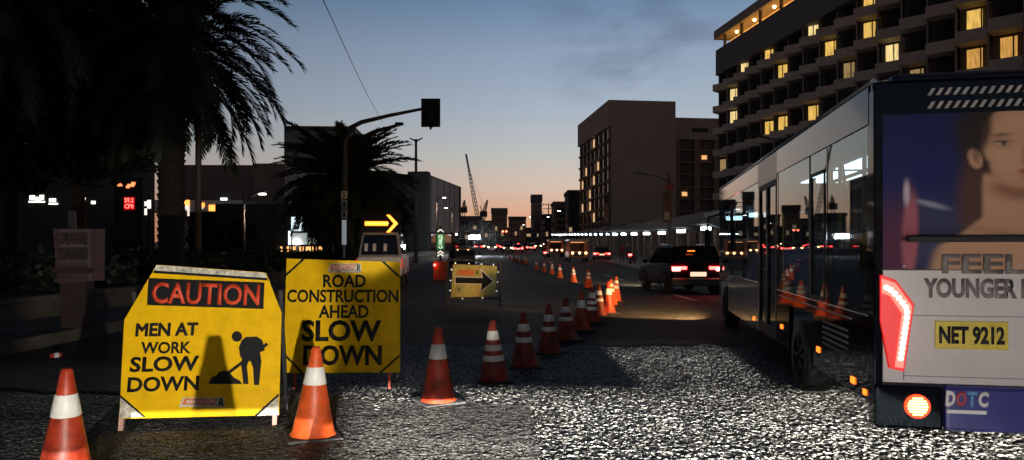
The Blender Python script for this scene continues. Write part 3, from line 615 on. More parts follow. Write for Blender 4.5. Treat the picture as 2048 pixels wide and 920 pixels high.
# printed advert: a photograph of a dark-haired woman on blue
def sst(a, b, x): t = max(0, min(1, (x - a) / (b - a))); return t * t * (3 - 2 * t)
def ell(x, y, cx, cy, rx, ry, soft=0.15, rot=0):
    dx, dy = x - cx, y - cy; c, s = math.cos(rot), math.sin(rot); u, v = (dx * c + dy * s) / rx, (-dx * s + dy * c) / ry
    return 1 - sst(1 - soft, 1 + soft, math.hypot(u, v))
def paint(x, y):
    mix = lambda a, b, t: tuple(p + (q - p) * t for p, q in zip(a, b))
    c = mix((0.003, 0.004, 0.012), (0.005, 0.009, 0.06), ell(x, y, 1850, 360, 150, 190, 0.9))
    c = mix(c, (0.04, 0.045, 0.08), ell(x, y, 1875, 470, 90, 60, 0.9) * 0.6)
    c = mix(c, (0.4, 0.4, 0.5), ell(x, y, 1862, 408, 32, 5, 0.8, 0.25) * 0.6)
    c = mix(c, (0.07, 0.012, 0.03), ell(x, y, 1790, 490, 35, 80, 0.8) * 0.8)
    c = mix(c, (0.3, 0.09, 0.11), ell(x, y, 1821, 470, 16, 85, 0.35, 0.04)); c = mix(c, (0.5, 0.4, 0.45), ell(x, y, 1814, 385, 6, 24, 0.6))
    hair = (0.012, 0.009, 0.008); skin = (0.44, 0.25, 0.15); dk = (0.17, 0.07, 0.04); wrm = (0.52, 0.31, 0.19)
    c = mix(c, hair, ell(x, y, 2010, 270, 98, 95, 0.25)); c = mix(c, (0.05, 0.022, 0.018), ell(x, y, 1950, 400, 34, 85, 0.5))
    # shoulders and chest
    sh = sst(-8, 8, y - (430 + 0.0021 * (x - 2000) ** 2 + 30 * sst(1985, 1900, x)))
    c = mix(c, skin, sh * sst(1868, 1900, x + (y - 470) * 0.3)); c = mix(c, dk, ell(x, y, 2000, 465, 60, 7, 0.9, 0.2) * 0.35)
    c = mix(c, skin, sst(1960, 1972, x) * (1 - sst(2050, 2062, x)) * sst(340, 360, y) * (1 - sst(440, 470, y)))
    c = mix(c, dk, ell(x, y, 2030, 384, 48, 17, 0.7, 0.2) * 0.8)
    f = max(ell(x, y, 2040, 282, 78, 68, 0.08), ell(x, y, 2046, 326, 66, 52, 0.1))
    c = mix(c, skin, f); c = mix(c, wrm, ell(x, y, 2012, 322, 32, 26, 0.9) * 0.6 * f); c = mix(c, wrm, ell(x, y, 2034, 245, 46, 22, 0.9) * 0.5 * f)
    c = mix(c, skin, ell(x, y, 1951, 318, 13, 21, 0.2, -0.35)); c = mix(c, dk, ell(x, y, 1953, 319, 5, 11, 0.7, -0.35) * 0.7)
    c = mix(c, hair, ell(x, y, 1962, 262, 20, 46, 0.45, 0.18))
    for ex in (2003, 2082):
        c = mix(c, dk, ell(x, y, ex, 287, 19, 10, 0.8) * 0.55); c = mix(c, (0.4, 0.32, 0.26), ell(x, y, ex + 1, 290, 11, 4, 0.4)); c = mix(c, (0.02, 0.012, 0.01), ell(x, y, ex + 4, 289.5, 4.8, 4.6, 0.4))
        c = mix(c, (0.03, 0.018, 0.012), ell(x, y, ex, 285.5, 13, 2, 0.6)); c = mix(c, (0.09, 0.045, 0.03), ell(x, y, ex - 1, 272, 19, 3.4, 0.8, -0.06) * 0.8)
    c = mix(c, dk, ell(x, y, 2048, 305, 5, 24, 0.9, 0.12) * 0.5); c = mix(c, dk, ell(x, y, 2058, 326, 14, 4, 0.7) * 0.75)
    c = mix(c, (0.36, 0.1, 0.07), ell(x, y, 2056, 345, 22, 6, 0.4)); c = mix(c, (0.12, 0.03, 0.025), ell(x, y, 2056, 344, 20, 1.3, 0.8)); c = mix(c, dk, ell(x, y, 2056, 356, 12, 2.6, 0.8) * 0.6)
    c = mix(c, dk, (f * (1 - ell(x, y, 2034, 300, 78, 82, 0.5))) * 0.5)
    return c
u0, u1, z0, z1 = 0.065, BW - 0.065, zt + 0.004, BT - 0.29
ia, ja = 150, 110; me = bpy.data.meshes.new('advert'); vs = []; cs = []
lx, lz = rp(1760, 400)[0], rp(1900, 300)[1]; sx = (rp(2000, 400)[0] - lx) / 240.0; sz = (rp(1900, 500)[1] - lz) / 200.0
for j in range(ja + 1):
    for i in range(ia + 1):
        u = u0 + (u1 - u0) * i / ia; z = z0 + (z1 - z0) * j / ja
        vs.append((u, -0.004, z)); cs += list(paint(1760 + (u - lx) / sx, 300 + (z - lz) / sz)) + [1.0]
me.from_pydata(vs, [], [(j * (ia + 1) + i, j * (ia + 1) + i + 1, (j + 1) * (ia + 1) + i + 1, (j + 1) * (ia + 1) + i) for j in range(ja) for i in range(ia)])
at_ = me.color_attributes.new('print', 'FLOAT_COLOR', 'POINT'); at_.data.foreach_set('color', cs)
am = bpy.data.materials.new('advert_print'); am.use_nodes = True; an = am.node_tree.nodes.new('ShaderNodeVertexColor'); an.layer_name = 'print'
am.node_tree.links.new(an.outputs[0], am.node_tree.nodes['Principled BSDF'].inputs['Base Color']); am.node_tree.nodes['Principled BSDF'].inputs['Roughness'].default_value = 0.6; am.node_tree.nodes['Principled BSDF'].inputs['Specular IOR Level'].default_value = 0.15
me.materials.append(am); ad = bpy.data.objects.new('advert', me); COL.objects.link(ad); ad.parent = bus
INK = mat('advert_ink', (0.16, 0.14, 0.13), 0.6, var=0.6, scale=9)
b = MB()
for q in ((0.2, 0.206, zl + 0.02, zt - 0.3), (BW - 0.206, BW - 0.2, zl + 0.02, zt - 0.3)): b.box(q[0], q[1], -0.0135, -0.011, q[2], q[3])
for q in (zl + 0.05, zt - 0.33): b.box(0.2, BW - 0.2, -0.0136, -0.011, q, q + 0.005)
b.build('lid_seam', mat('seam_grey', (0.12, 0.11, 0.11), 0.8), bus)
b = MB(); b.box(1.05, 1.25, -0.035, -0.012, zl + 0.09, zl + 0.13); b.build('lid_handle', BLACK, bus, bevel=0.006)
for k in range(6): b = MB(); b.box(0.2 + k * 0.38, 0.215 + k * 0.38, -0.008, -0.004, zt + 0.02, zt + 0.035); b.build('rivet', STEEL, bus)
b = MB()
for k in range(5): b.box(0.004 - 0.007, 0.004, 0.6 + 0.0 * k, 1.4, 0.62 + k * 0.05, 0.64 + k * 0.05)
b.build('side_vent', mat('vent_grey', (0.06, 0.06, 0.065), 0.5), bus)
text('FEEL', (rp(1882, 500)[0], rp(2050, 500)[0], rp(1900, 547)[1] + 0.0, rp(1900, 508)[1]), -0.016, INK, bus, 0.03)
text('YOUNGER LIVE', (rp(1845, 580)[0], rp(2112, 580)[0], rp(1900, 596)[1], rp(1900, 556)[1]), -0.016, INK, bus, 0.045)
x0, z1 = rp(1868, 641); x1, z0 = rp(2014, 700)
b = MB(); b.box(x0, x1, -0.022, -0.012, z0, z1); b.build('number_plate', mat('plate_yellow', (0.62, 0.48, 0.03), 0.45, var=0.3, scale=12), bus, bevel=0.004)
text('NET 9212', (x0 + 0.025, x1 - 0.025, z0 + 0.035, z1 - 0.035), -0.026, BLACK, bus, 0.04)
x0, z1 = rp(1884, 778); x1, z0 = rp(1972, 812); w = (x1 - x0) / 4
for k, (ch, m) in enumerate((('D', WHITEP), ('O', mat('logo_dark_red', (0.35, 0.05, 0.06), 0.5)), ('T', mat('logo_blue', (0.12, 0.3, 0.5), 0.5)), ('C', WHITEP))):
    text(ch, (x0 + k * w, x0 + k * w + w * 0.92, z0, z1), -0.055, m, bus, 0.05, name='logo_lettering', shear=0.1)
b = MB(); b.box(x0 + 0.01, x1 - 0.02, -0.054, -0.05, z0 - 0.05, z0 - 0.025); b.build('logo_bar', WHITEP, bus)
tl = rplate([(1757, 548), (1757, 640), (1775, 735), (1806, 742), (1826, 608), (1790, 560)], -0.03, 0.0, 'tail_light', REDDIM, 0.006)
rplate([(1760, 556), (1788, 566), (1821, 612), (1803, 735), (1786, 732), (1800, 626), (1777, 592), (1760, 585)], -0.036, -0.03, 'light_strip', emit('tail_light_strip', (1, 0.12, 0.09), 2.2), 0.003, tl)
b = MB()
LP = [(1765, 572), (1782, 582), (1798, 600), (1811, 618), (1809, 640), (1806, 660), (1803, 680), (1800, 700), (1797, 720)]
for (ax, ay), (bx, by) in zip(LP, LP[1:]):
    for f in (0.25, 0.75):
        x, z = rp(ax + (bx - ax) * f, ay + (by - ay) * f); b.ball((x, -0.037, z), 0.019, 4, 0, (1, 0.3, 1))
b.build('diodes', REDHOT, tl)
x, z = rp(1828, 809); b = MB(); b.cyl((x, -0.07, z), (x, -0.05, z), 0.085, n=24); rl = b.build('indicator', emit('indicator_red', (1, 0.05, 0.01), 2.2), bus)
b = MB()
for k in range(-3, 4):
    h = math.sqrt(max(0, 0.066 ** 2 - (k * 0.019) ** 2)); b.box(x - h, x + h, -0.074, -0.07, z + k * 0.019 - 0.006, z + k * 0.019 + 0.006)
b.build('indicator_slats', emit('indicator_amber', (1, 0.45, 0.12), 9), rl)
b = MB(); x, z = rp(1805, 803); b.box(-0.012, 0, 0.14, 0.2, 0.4, 0.44); b.build('side_marker_light', LAMPA, bus)
for x in (0.35, BW - 0.35):
    b = MB(); b.cyl((x, BL, 0.75), (x, BL + 0.02, 0.75), 0.1, n=16); b.build('headlight', LAMPWARM, bus)
spot('headlamp_or_fill', (0.3, BL + 0.1, 0.75), (-2.6, BL + 5, 0.0), 260, 62, 0.6, (1, 0.66, 0.3), 0.08, bus)
spot('turn_lamp_glow', (-0.08, BL - 0.25, 0.6), (-2.3, BL + 2.4, 0.0), 1300, 84, 0.7, (1, 0.55, 0.2), 0.06, bus)

# ------------------------------------------------------------------ cars
CARG = mat('car_glass', (0.012, 0.013, 0.02), 0.05, var=0.0, spec=0.9)
CHROME = mat('chrome', (0.6, 0.6, 0.6), 0.15, 1.0, var=0.05)
def make_car(paint, label, kind='suv', tail=True, front=False, RL=None, RH=None, LW=None):
    RL = RL or REDL; RH = RH or REDHOT; LW = LW or LAMPWARM
    t = thing('car', label, 'car'); W2, Lc = (0.88, 4.35) if kind == 'suv' else (0.85, 4.3)
    H, belt, hood = (1.58, 0.98, 0.96) if kind == 'suv' else (1.42, 0.9, 0.86)
    b = MB(); b.prof([(0.0, 0.42), (0.03, 0.7), (0.1, belt), (0.5, belt + 0.03), (3.1, belt - 0.01), (4.05, hood - 0.1), (4.3, 0.72), (4.35, 0.4), (4.2, 0.26), (0.15, 0.28)], -W2, W2); b.build('body', paint, t, bevel=0.07, segs=3)
    if kind == 'suv': lo0, lo1, hi0, hi1 = 0.08, 3.15, 0.42, 2.35
    else: lo0, lo1, hi0, hi1 = 0.35, 3.1, 1.1, 2.3
    tw = W2 - 0.17
    P = [(-W2 + 0.04, lo0, belt), (W2 - 0.04, lo0, belt), (W2 - 0.04, lo1, belt), (-W2 + 0.04, lo1, belt), (-tw, hi0, H), (tw, hi0, H), (tw, hi1, H), (-tw, hi1, H)]
    b = MB(); b.hexa(P); b.build('cabin', paint, t, bevel=0.05, segs=3)
    def pane(a, bb, c, d, nrm, name):
        vs = [Vector(P[k]) for k in (a, bb, c, d)]; ce = sum(vs, Vector()) / 4; vs = [ce + (v - ce) * 0.86 + Vector(nrm) * 0.012 for v in vs]
        q = MB(); q.add(vs, [(0, 1, 2, 3)]); q.build(name, CARG, t)
    pane(0, 1, 5, 4, (0, -1, 0.3), 'rear_window'); pane(2, 3, 7, 6, (0, 1, 0.5), 'windscreen'); pane(3, 0, 4, 7, (-1, 0, 0.25), 'side_window'); pane(1, 2, 6, 5, (1, 0, 0.25), 'side_window')
    for x, s in ((-W2 - 0.012, 1), (W2 + 0.012, -1)):
        for y in (0.82, 3.45): wheel(t, (x, y, 0.33), 0.33, 0.21, ax=s, rim_m=CHROME)
        q = MB()
        for y in (0.82, 3.45): q.add(*ring_lathe((x + s * 0.002, y, 0.35), [(0.40, 0), (0.41, 0.03), (0.0, 0.035)], s), 0, True)
        q.build('wheel_arch', BLACK, t)
        q = MB(); q.ball((x - s * 0.1, 2.85, belt + 0.06), 0.1, 5, 0, (1, 0.7, 0.7)); q.build('mirror', paint, t)
        q = MB(); q.box(min(x, x + s * 0.02), max(x, x + s * 0.02), 1.6, 1.75, belt - 0.16, belt - 0.13); q.build('door_handle', CHROME, t)
        sg = -s
        q = MB(); q.box(min(sg * (W2 - 0.5), sg * (W2 - 0.02)), max(sg * (W2 - 0.5), sg * (W2 - 0.02)), -0.005, 0.09, belt - 0.16, belt - 0.06); q.build('tail_light', RL if tail else REDDIM, t, bevel=0.012)
        q = MB(); q.box(min(sg * (W2 - 0.28), sg * (W2 - 0.03)), max(sg * (W2 - 0.28), sg * (W2 - 0.03)), -0.012, 0.06, belt - 0.2, belt - 0.10); q.build('brake_light', RH if tail else REDDIM, t, bevel=0.01)
        q = MB(); q.box(min(sg * (W2 - 0.38), sg * (W2 - 0.06)), max(sg * (W2 - 0.38), sg * (W2 - 0.06)), -0.02, 0.03, 0.36, 0.395); q.build('reflector', REDDIM, t)
        q = MB(); q.ball((sg * (W2 - 0.22), 4.24, 0.7), 0.1, 5, 0, (1.5, 0.6, 0.8)); q.build('headlight', LW if front else CHROME, t)
    q = MB(); q.box(-0.26, 0.26, -0.02, 0.02, 0.6, 0.74); q.build('number_plate', emit('plate_lit', (1, 0.62, 0.42), 1.3) if tail else WHITEP, t, bevel=0.005)
    q = MB(); q.prof([(-0.05, 0.3), (-0.05, 0.52), (0.04, 0.56), (0.2, 0.56), (0.2, 0.3)], -W2 + 0.01, W2 - 0.01); q.build('bumper', mat('bumper_dark', (0.02, 0.02, 0.022), 0.5), t, bevel=0.03)
    if kind == 'suv':
        for x in (-tw + 0.06, tw - 0.06): q = MB(); q.tube([(x, 0.55, H), (x, 0.6, H + 0.05), (x, 2.1, H + 0.05), (x, 2.2, H)], 0.018, 6); q.build('roof_rail', CHROME, t)
        q = MB(); q.box(-tw + 0.05, tw - 0.05, 0.3, 0.46, H - 0.04, H + 0.0); q.build('spoiler', paint, t, bevel=0.015)
        q = MB(); q.box(-0.3, -0.06, 0.17, 0.19, H - 0.18, H - 0.14); q.build('high_brake_light', LAMPA, t)
    return t
CARBLK = mat('car_black', (0.006, 0.006, 0.007), 0.35, var=0.1, spec=0.02)
CARWHT = mat('car_white', (0.6, 0.58, 0.56), 0.25, coat=0.6); CARRED = mat('car_dark_red', (0.2, 0.02, 0.02), 0.25, coat=0.6); CARGRY = mat('car_grey', (0.12, 0.12, 0.13), 0.3, 0.4, coat=0.5)
suv = make_car(CARBLK, 'black car with bright red tail lights just ahead of the bus', 'suv')
suv.location = (6.02, 22.6, 0); suv.rotation_euler = (0, 0, R(4))
wcar = copy_tree(suv, (1.5, -8.2, 0), 0, 'black car waiting behind the photographer with its headlamps on')
b = MB()
for q in CUTOFF_PLATES: b.box(*q)
suvl = spot('headlamp_or_fill', (-0.55, 4.4, 0.7), (-1.2, 14, 0), 1400, 70, 0.6, (1, 0.8, 0.5), 0.08, suv)
b.build('added_cutoff_plates', mat('cutoff_plate_black', (0.003, 0.003, 0.003), 0.9), wcar).location = (-1.5, 8.2, 0)  # unseen plates added ahead of the lamps to shape the beams
FR = emit('far_tail', (1, 0.014, 0.012), 26); FRH = emit('far_brake', (1, 0.05, 0.04), 34); FW_ = emit('far_headlight', (1, 0.5, 0.2), 60)
rc = make_car(CARRED, 'red car braking beside the right kerb before the covered walkway', 'sedan', True, False, FR, FRH)
rc.location = gxy(1204, 70); rc.rotation_euler = (0, 0, R(-4))
TR = 'cars queuing on the far road'
wc = make_car(CARWHT, 'white car with glowing lights at the head of the far queue, above the small cones', 'sedan', True, False, FR, FRH)
p = gxy(1036, 112); wc.location = p; wc['group'] = TR
gc = make_car(CARGRY, 'grey car facing the camera with warm headlights, left lane far ahead', 'sedan', False, True, None, None, FW_)
gc.location = gxy(976, 150); gc.rotation_euler = (0, 0, R(180)); gc['group'] = TR
FAR = [(rc, 1009, 135, 0, 'small red-lit car left of the white car in the far queue'), (wc, 1062, 128, 0, 'pale car with red lights between the white car and the motorcycle'),
       (gc, 1075, 160, 180, 'small car with warm headlights beyond the motorcycle'), (rc, 958, 140, 2, 'dark car with red tail lights right of the floodlight'),
       (gc, 1001, 175, 180, 'headlit car in the middle of the far queue'), (rc, 987, 185, 0, 'tiny car with red tail lights under the pale tower block'),
       (gc, 1052, 190, 180, 'tiny headlit car under the tall dark tower'), (rc, 970, 225, 0, 'tiny red-lit car under the cranes'),
       (gc, 1022, 215, 180, 'tiny headlit car at the far end of the road'), (rc, 1040, 240, 0, 'tiny red-lit car at the far end of the road'), (gc, 1016, 120, 180, 'headlit car just left of the white car in the far queue'), (gc, 1050, 145, 180, 'headlit car behind the small orange cones'), (rc, 1000, 155, 0, 'red-lit car behind the small far traffic signal'), (gc, 985, 130, 180, 'headlit car right of the floodlit smoke'), (rc, 1028, 132, 0, 'red-lit car just behind the white car in the far queue'), (rc, 1045, 168, 0, 'red-lit car above the farthest orange cones'), (gc, 1060, 240, 180, 'tiny headlit car under the utility pole'), (rc, 995, 215, 0, 'tiny red-lit car right of the small far traffic signal'), (gc, 965, 170, 180, 'headlit car in front of the hazy grey block'), (rc, 1068, 175, 0, 'red-lit car behind the motorcycle and the jeepneys'), (gc, 1090, 210, 180, 'tiny headlit car beside the far end of the covered walkway')]
for pr, px, y, rz, lab in FAR: copy_tree(pr, gxy(px, y), R(rz), lab, TR)

# ------------------------------------------------------------------ people
def person(label, loc, rz, seated=False, shirt=(0.3, 0.03, 0.03), helmet=False, height=1.68):
    me = bpy.data.meshes.new('person'); s = height / 1.7
    if not seated:
        J = {'pel': (0, 0, .93, .13), 'wai': (0, 0, 1.08, .115), 'che': (0, 0, 1.28, .14), 'nec': (0, 0, 1.45, .055), 'hea': (0, .01, 1.58, .088), 'top': (0, .01, 1.66, .07)}
        for k, x in (('l', -1), ('r', 1)):
            J.update({k + 'hip': (x * .09, 0, .88, .085), k + 'kne': (x * .1, .03 + .03 * x, .48, .055), k + 'ank': (x * .1, -.02 + .05 * x, .08, .04), k + 'toe': (x * .11, .13 + .05 * x, .03, .035),
                      k + 'sho': (x * .18, 0, 1.38, .055), k + 'elb': (x * .24, -.03, 1.12, .042), k + 'wri': (x * .24, .08, .9, .03), k + 'han': (x * .23, .1, .82, .028)})
    else:
        J = {'pel': (0, 0, .82, .13), 'wai': (0, .03, .97, .12), 'che': (0, .1, 1.18, .145), 'nec': (0, .15, 1.35, .055), 'hea': (0, .18, 1.48, .09), 'top': (0, .18, 1.56, .075)}
        for k, x in (('l', -1), ('r', 1)):
            J.update({k + 'hip': (x * .1, .03, .8, .09), k + 'kne': (x * .2, .42, .72, .06), k + 'ank': (x * .2, .3, .32, .045), k + 'toe': (x * .2, .45, .28, .04),
                      k + 'sho': (x * .18, .1, 1.3, .058), k + 'elb': (x * .28, .28, 1.1, .045), k + 'wri': (x * .3, .5, 1.05, .032), k + 'han': (x * .3, .57, 1.05, .03)})
    names = list(J); E = [('pel', 'wai'), ('wai', 'che'), ('che', 'nec'), ('nec', 'hea'), ('hea', 'top')]
    for k in 'lr': E += [('pel', k + 'hip'), (k + 'hip', k + 'kne'), (k + 'kne', k + 'ank'), (k + 'ank', k + 'toe'), ('che', k + 'sho'), (k + 'sho', k + 'elb'), (k + 'elb', k + 'wri'), (k + 'wri', k + 'han')]
    me.from_pydata([tuple(c * s for c in J[n][:3]) for n in names], [(names.index(a), names.index(b)) for a, b in E], [])
    o = bpy.data.objects.new('person', me); COL.objects.link(o); m = o.modifiers.new('s', 'SKIN')
    for k, n in enumerate(names): d = me.skin_vertices[0].data[k]; d.radius = (J[n][3] * s,) * 2; d.use_root = (n == 'pel')
    o.modifiers.new('u', 'SUBSURF').levels = 2; dg = bpy.context.evaluated_depsgraph_get(); dg.update()
    m2 = bpy.data.meshes.new_from_object(o.evaluated_get(dg)); bpy.data.objects.remove(o)
    for mm_ in (mat('skin', (0.35, 0.19, 0.12), 0.6), mat('shirt%.2f%.2f' % shirt[:2], shirt, 0.85), mat('trousers', (0.03, 0.03, 0.04), 0.9), mat('hair', (0.015, 0.012, 0.01), 0.6)): m2.materials.append(mm_)
    zz = J['pel'][2] * s; hz = J['hea'][2] * s
    for p in m2.polygons:
        c = p.center; p.use_smooth = True
        p.material_index = 3 if (c.z > hz + 0.03 * s or (c.z > hz - 0.06 and c.y < J['hea'][1] - 0.03)) else 0 if (c.z > J['nec'][2] * s - 0.01 or (abs(c.x) > .2 * s and c.z < 0.98 * s and not seated)) else 1 if (c.z > zz and not (seated and c.y > .2 and abs(c.x) < .26 and c.z < .9)) else 2
    o = bpy.data.objects.new('person', m2); COL.objects.link(o); o.location = loc; o.rotation_euler = (0, 0, rz); tag(o, label, 'person')
    if helmet:
        b = MB(); b.ball((0, J['hea'][1] * s, (J['hea'][2] + .02) * s), .135 * s, 8, 0, (1, 1.1, 1)); b.build('helmet', mat('helmet_red', (0.4, 0.02, 0.02), 0.2), o)
    return o
person('pedestrian in a dark red shirt standing on the pavement by the covered walkway', gxy(1237, 62) + Vector((0.3, 0, 0.14)), R(170), shirt=(0.3, 0.03, 0.03))
person('pedestrian in dark clothes standing between walkway columns right of the red-shirted one', gxy(1248, 66) + Vector((0.4, 0, 0.14)), R(-60), shirt=(0.05, 0.05, 0.06))

def motorcycle(label, hot=True):
    t = thing('motorcycle', label, 'motorcycle')
    for y in (0.0, 1.25): wheel(t, (-0.06, y, 0.29), 0.29, 0.12, ax=1)
    b = MB(); b.prof([(-0.1, 0.72), (0.0, 0.82), (0.55, 0.76), (0.85, 0.9), (1.0, 0.75), (0.85, 0.4), (0.4, 0.32), (0.15, 0.5)], -0.11, 0.11); b.build('body', mat('moto_red', (0.25, 0.015, 0.015), 0.3, coat=0.5), t, bevel=0.03)
    b = MB(); b.prof([(-0.1, 0.8), (0.6, 0.77), (0.58, 0.83), (-0.12, 0.88)], -0.13, 0.13); b.build('seat', RUBBER, t, bevel=0.02)
    b = MB(); b.cyl((0, 1.25, 0.29), (0, 1.0, 1.0), 0.03); b.tube([(-0.34, 0.85, 1.02), (-0.1, 1.0, 1.03), (0.1, 1.0, 1.03), (0.34, 0.85, 1.02)], 0.016); b.build('handlebar', DSTEEL, t)
    b = MB(); b.box(-0.14, 0.14, -0.17, -0.1, 0.68, 0.82); b.build('tail_light', emit('moto_tail', (1, 0.05, 0.04), 22) if hot else REDL, t, bevel=0.02)
    b = MB(); b.prof([(-0.2, 0.35), (-0.2, 0.6), (0.0, 0.62), (0.1, 0.58)], -0.07, 0.07); b.build('rear_mudguard', BLACK, t)
    b = MB(); b.box(-0.1, 0.1, -0.21, -0.2, 0.5, 0.6); b.build('number_plate', WHITEP, t)
    b = MB(); b.ball((0, 1.05, 0.85), 0.09, 5); b.build('headlight', CHROME, t); return t
mo = motorcycle('red motorcycle with a glaring red tail light riding away in the middle of the road'); p = gxy(1090, 76); mo.location = p
person('motorcycle rider in red jacket and helmet riding away on the road', p + Vector((0, 0.3, 0.04)), 0, True, (0.3, 0.02, 0.02), True)
m2 = copy_tree(mo, gxy(1261, 58) + Vector((0, 0, 0.14)), R(-25), 'parked motorcycle with red tail light on the pavement beside a walkway column')

# ------------------------------------------------------------------ jeepneys, arrow truck
def jeepney(label, paint, lamps):
    t = thing('jeepney', label, 'minibus')
    b = MB(); b.box(-0.95, 0.95, 0, 5.2, 0.45, 1.05); b.build('body', paint, t, bevel=0.05)
    b = MB(); b.prof([(0.0, 1.95), (0.0, 2.15), (0.3, 2.25), (4.0, 2.22), (4.3, 1.98)], -0.97, 0.97); b.build('roof', paint, t, bevel=0.04)
    for x in (-0.92, 0.82):
        for y in (0.0, 1.3, 2.6, 3.9): b = MB(); b.box(x, x + 0.1, y, y + 0.1, 1.05, 1.96); b.build('pillar', paint, t)
    b = MB(); b.box(-0.8, 0.8, 0.1, 3.8, 1.0, 1.05); b.build('floor', mat('jeep_inside', (0.25, 0.05, 0.03), 0.7), t)
    b = MB(); b.box(-0.85, 0.85, 3.85, 3.9, 1.05, 1.96); b.build('windscreen', CARG, t)
    b = MB(); b.prof([(4.0, 0.5), (4.0, 1.2), (5.2, 1.1), (5.3, 0.5)], -0.75, 0.75); b.build('bonnet', paint, t, bevel=0.05)
    b = MB(); b.box(-0.95, 0.95, -0.03, 0.0, 1.97, 2.2); b.build('header_board', mat('header_cream', (0.6, 0.5, 0.35), 0.6), t)
    b = MB(); b.box(-0.5, 0.5, -0.03, 0.0, 0.62, 0.9); b.build('rear_step', DSTEEL, t)
    for x in lamps: b = MB(); b.cyl((x, -0.04, 0.9), (x, 0.0, 0.9), 0.11, n=12); b.build('lamp', emit('jeep_lamp', (1, 0.5, 0.2), 9), t)
    b = MB(); b.box(-0.6, 0.6, 0.5, 3.0, 1.9, 1.93); b.build('ceiling_light', emit('jeep_inner', (1, 0.35, 0.12), 1.6), t)
    for x, s in ((-0.95, 1), (0.95, -1)):
        for y in (0.9, 4.5): wheel(t, (x, y, 0.36), 0.36, 0.2, ax=s)
    return t
JP = mat('jeep_orange', (0.4, 0.13, 0.02), 0.35, coat=0.3)
j = jeepney('orange jeepney with three round lamps at the right kerb by the lit walkway', JP, (-0.6, 0.05, 0.65)); j.location = gxy(1158, 66)
j2 = copy_tree(j, gxy(1113, 84), 0, 'orange-lit jeepney half hidden behind the motorcycle rider')
b = MB()
t = thing('arrow_truck', 'white utility van with glowing amber arrow on its roof beyond the square board', 'van', at(759, 497, 26) * 1.0)
t.location = (gxy(759, 26)); t.rotation_euler = (0, 0, R(5)); t.scale = (1, 1, 1.13)
b = MB(); b.box(-0.82, 0.82, 0.0, 4.4, 0.42, 1.06); b.build('body', WHITEP, t, bevel=0.05)
b = MB(); b.hexa([(-0.80, 0.1, 1.06), (0.80, 0.1, 1.06), (0.80, 3.4, 1.06), (-0.80, 3.4, 1.06), (-0.66, 0.35, 1.86), (0.66, 0.35, 1.86), (0.66, 2.7, 1.88), (-0.66, 2.7, 1.88)]); b.build('cabin', mat('van_grey', (0.35, 0.34, 0.33), 0.3), t, bevel=0.05)
b = MB(); b.add([(-0.7, 0.12, 1.12), (0.7, 0.12, 1.12), (0.6, 0.31, 1.78), (-0.6, 0.31, 1.78)], [(0, 1, 2, 3)]); o = b.build('rear_window', CARG, t); o.location.y = -0.012
for s in (-1, 1):
    b = MB(); b.add([(s * 0.79, 0.4, 1.14), (s * 0.79, 1.5, 1.14), (s * 0.69, 1.45, 1.76), (s * 0.69, 0.6, 1.76)], [(0, 1, 2, 3)]); b.add([(s * 0.79, 1.65, 1.14), (s * 0.79, 3.0, 1.14), (s * 0.69, 2.6, 1.76), (s * 0.69, 1.6, 1.76)], [(0, 1, 2, 3)]); o = b.build('side_window', CARG, t); o.location.x = s * 0.015
    b = MB(); b.box(s * 0.82 - 0.03, s * 0.82 + 0.03, -0.02, 0.06, 0.7, 1.0); b.build('tail_light', REDDIM, t)
    b = MB(); b.box(min(s * 0.85, s * 1.0), max(s * 0.85, s * 1.0), 2.7, 2.8, 1.2, 1.42); b.build('mirror', BLACK, t)
    for y in (0.85, 3.5): wheel(t, (s * 0.83, y, 0.33), 0.33, 0.2, ax=-s)
b = MB(); b.box(-0.8, 0.8, -0.04, 0.0, 0.66, 1.02); tg = b.build('tailgate', WHITEP, t, bevel=0.01)
b = MB()
for k in range(9): b.hexa([(-0.55 + k * 0.12, -0.045, 0.8), (-0.49 + k * 0.12, -0.045, 0.8), (-0.49 + k * 0.12, -0.04, 0.8), (-0.55 + k * 0.12, -0.04, 0.8), (-0.6 + k * 0.12, -0.045, 0.88), (-0.54 + k * 0.12, -0.045, 0.88), (-0.54 + k * 0.12, -0.04, 0.88), (-0.6 + k * 0.12, -0.04, 0.88)])
b.build('hazard_stripes', BLACK, tg)
for x in (-0.2, 0.2, -0.5): b = MB(); b.box(x - 0.06, x + 0.06, 0.02, 0.05, 1.25, 1.5); o = b.build('sticker', WHITEP, t); o.rotation_euler = (R(-16), 0, 0); o.location = (0, -0.28, 0.05)
ab = MB(); ab.box(-0.75, 0.75, 0.55, 0.6, 1.98, 2.75); ab.box(-0.6, -0.55, 0.56, 0.6, 1.8, 1.98); ab.box(0.55, 0.6, 0.56, 0.6, 1.8, 1.98); abo = ab.build('arrow_panel', BLACK, t); abo.location.z = -0.2
b = MB()
AP = [(-0.6, 2.28), (0.3, 2.28), (0.3, 2.08), (0.66, 2.36), (0.3, 2.64), (0.3, 2.45), (-0.6, 2.45)]
b.plate([(-0.6, 2.29), (0.26, 2.29), (0.26, 2.44), (-0.6, 2.44)], 0.53, 0.55)
for s in (-1, 1):
    b.plate([(0.2, 2.365 + s * 0.29), (0.34, 2.365 + s * 0.29), (0.64, 2.365), (0.48, 2.365)], 0.53, 0.55)
b.build('arrow_light', emit('arrow_led', (1, 0.25, 0.015), 3.2), abo)
b = MB()
for k in range(13): b.ball((-0.57 + k * 0.07, 0.525, 2.365), 0.02, 4)
for s in (-1, 1):
    for k in range(6): b.ball((0.27 + k * 0.06, 0.525, 2.365 + s * (0.27 - k * 0.05)), 0.022, 4)
b.build('lamp_bulbs', emit('arrow_hot', (1, 0.6, 0.12), 4), abo)

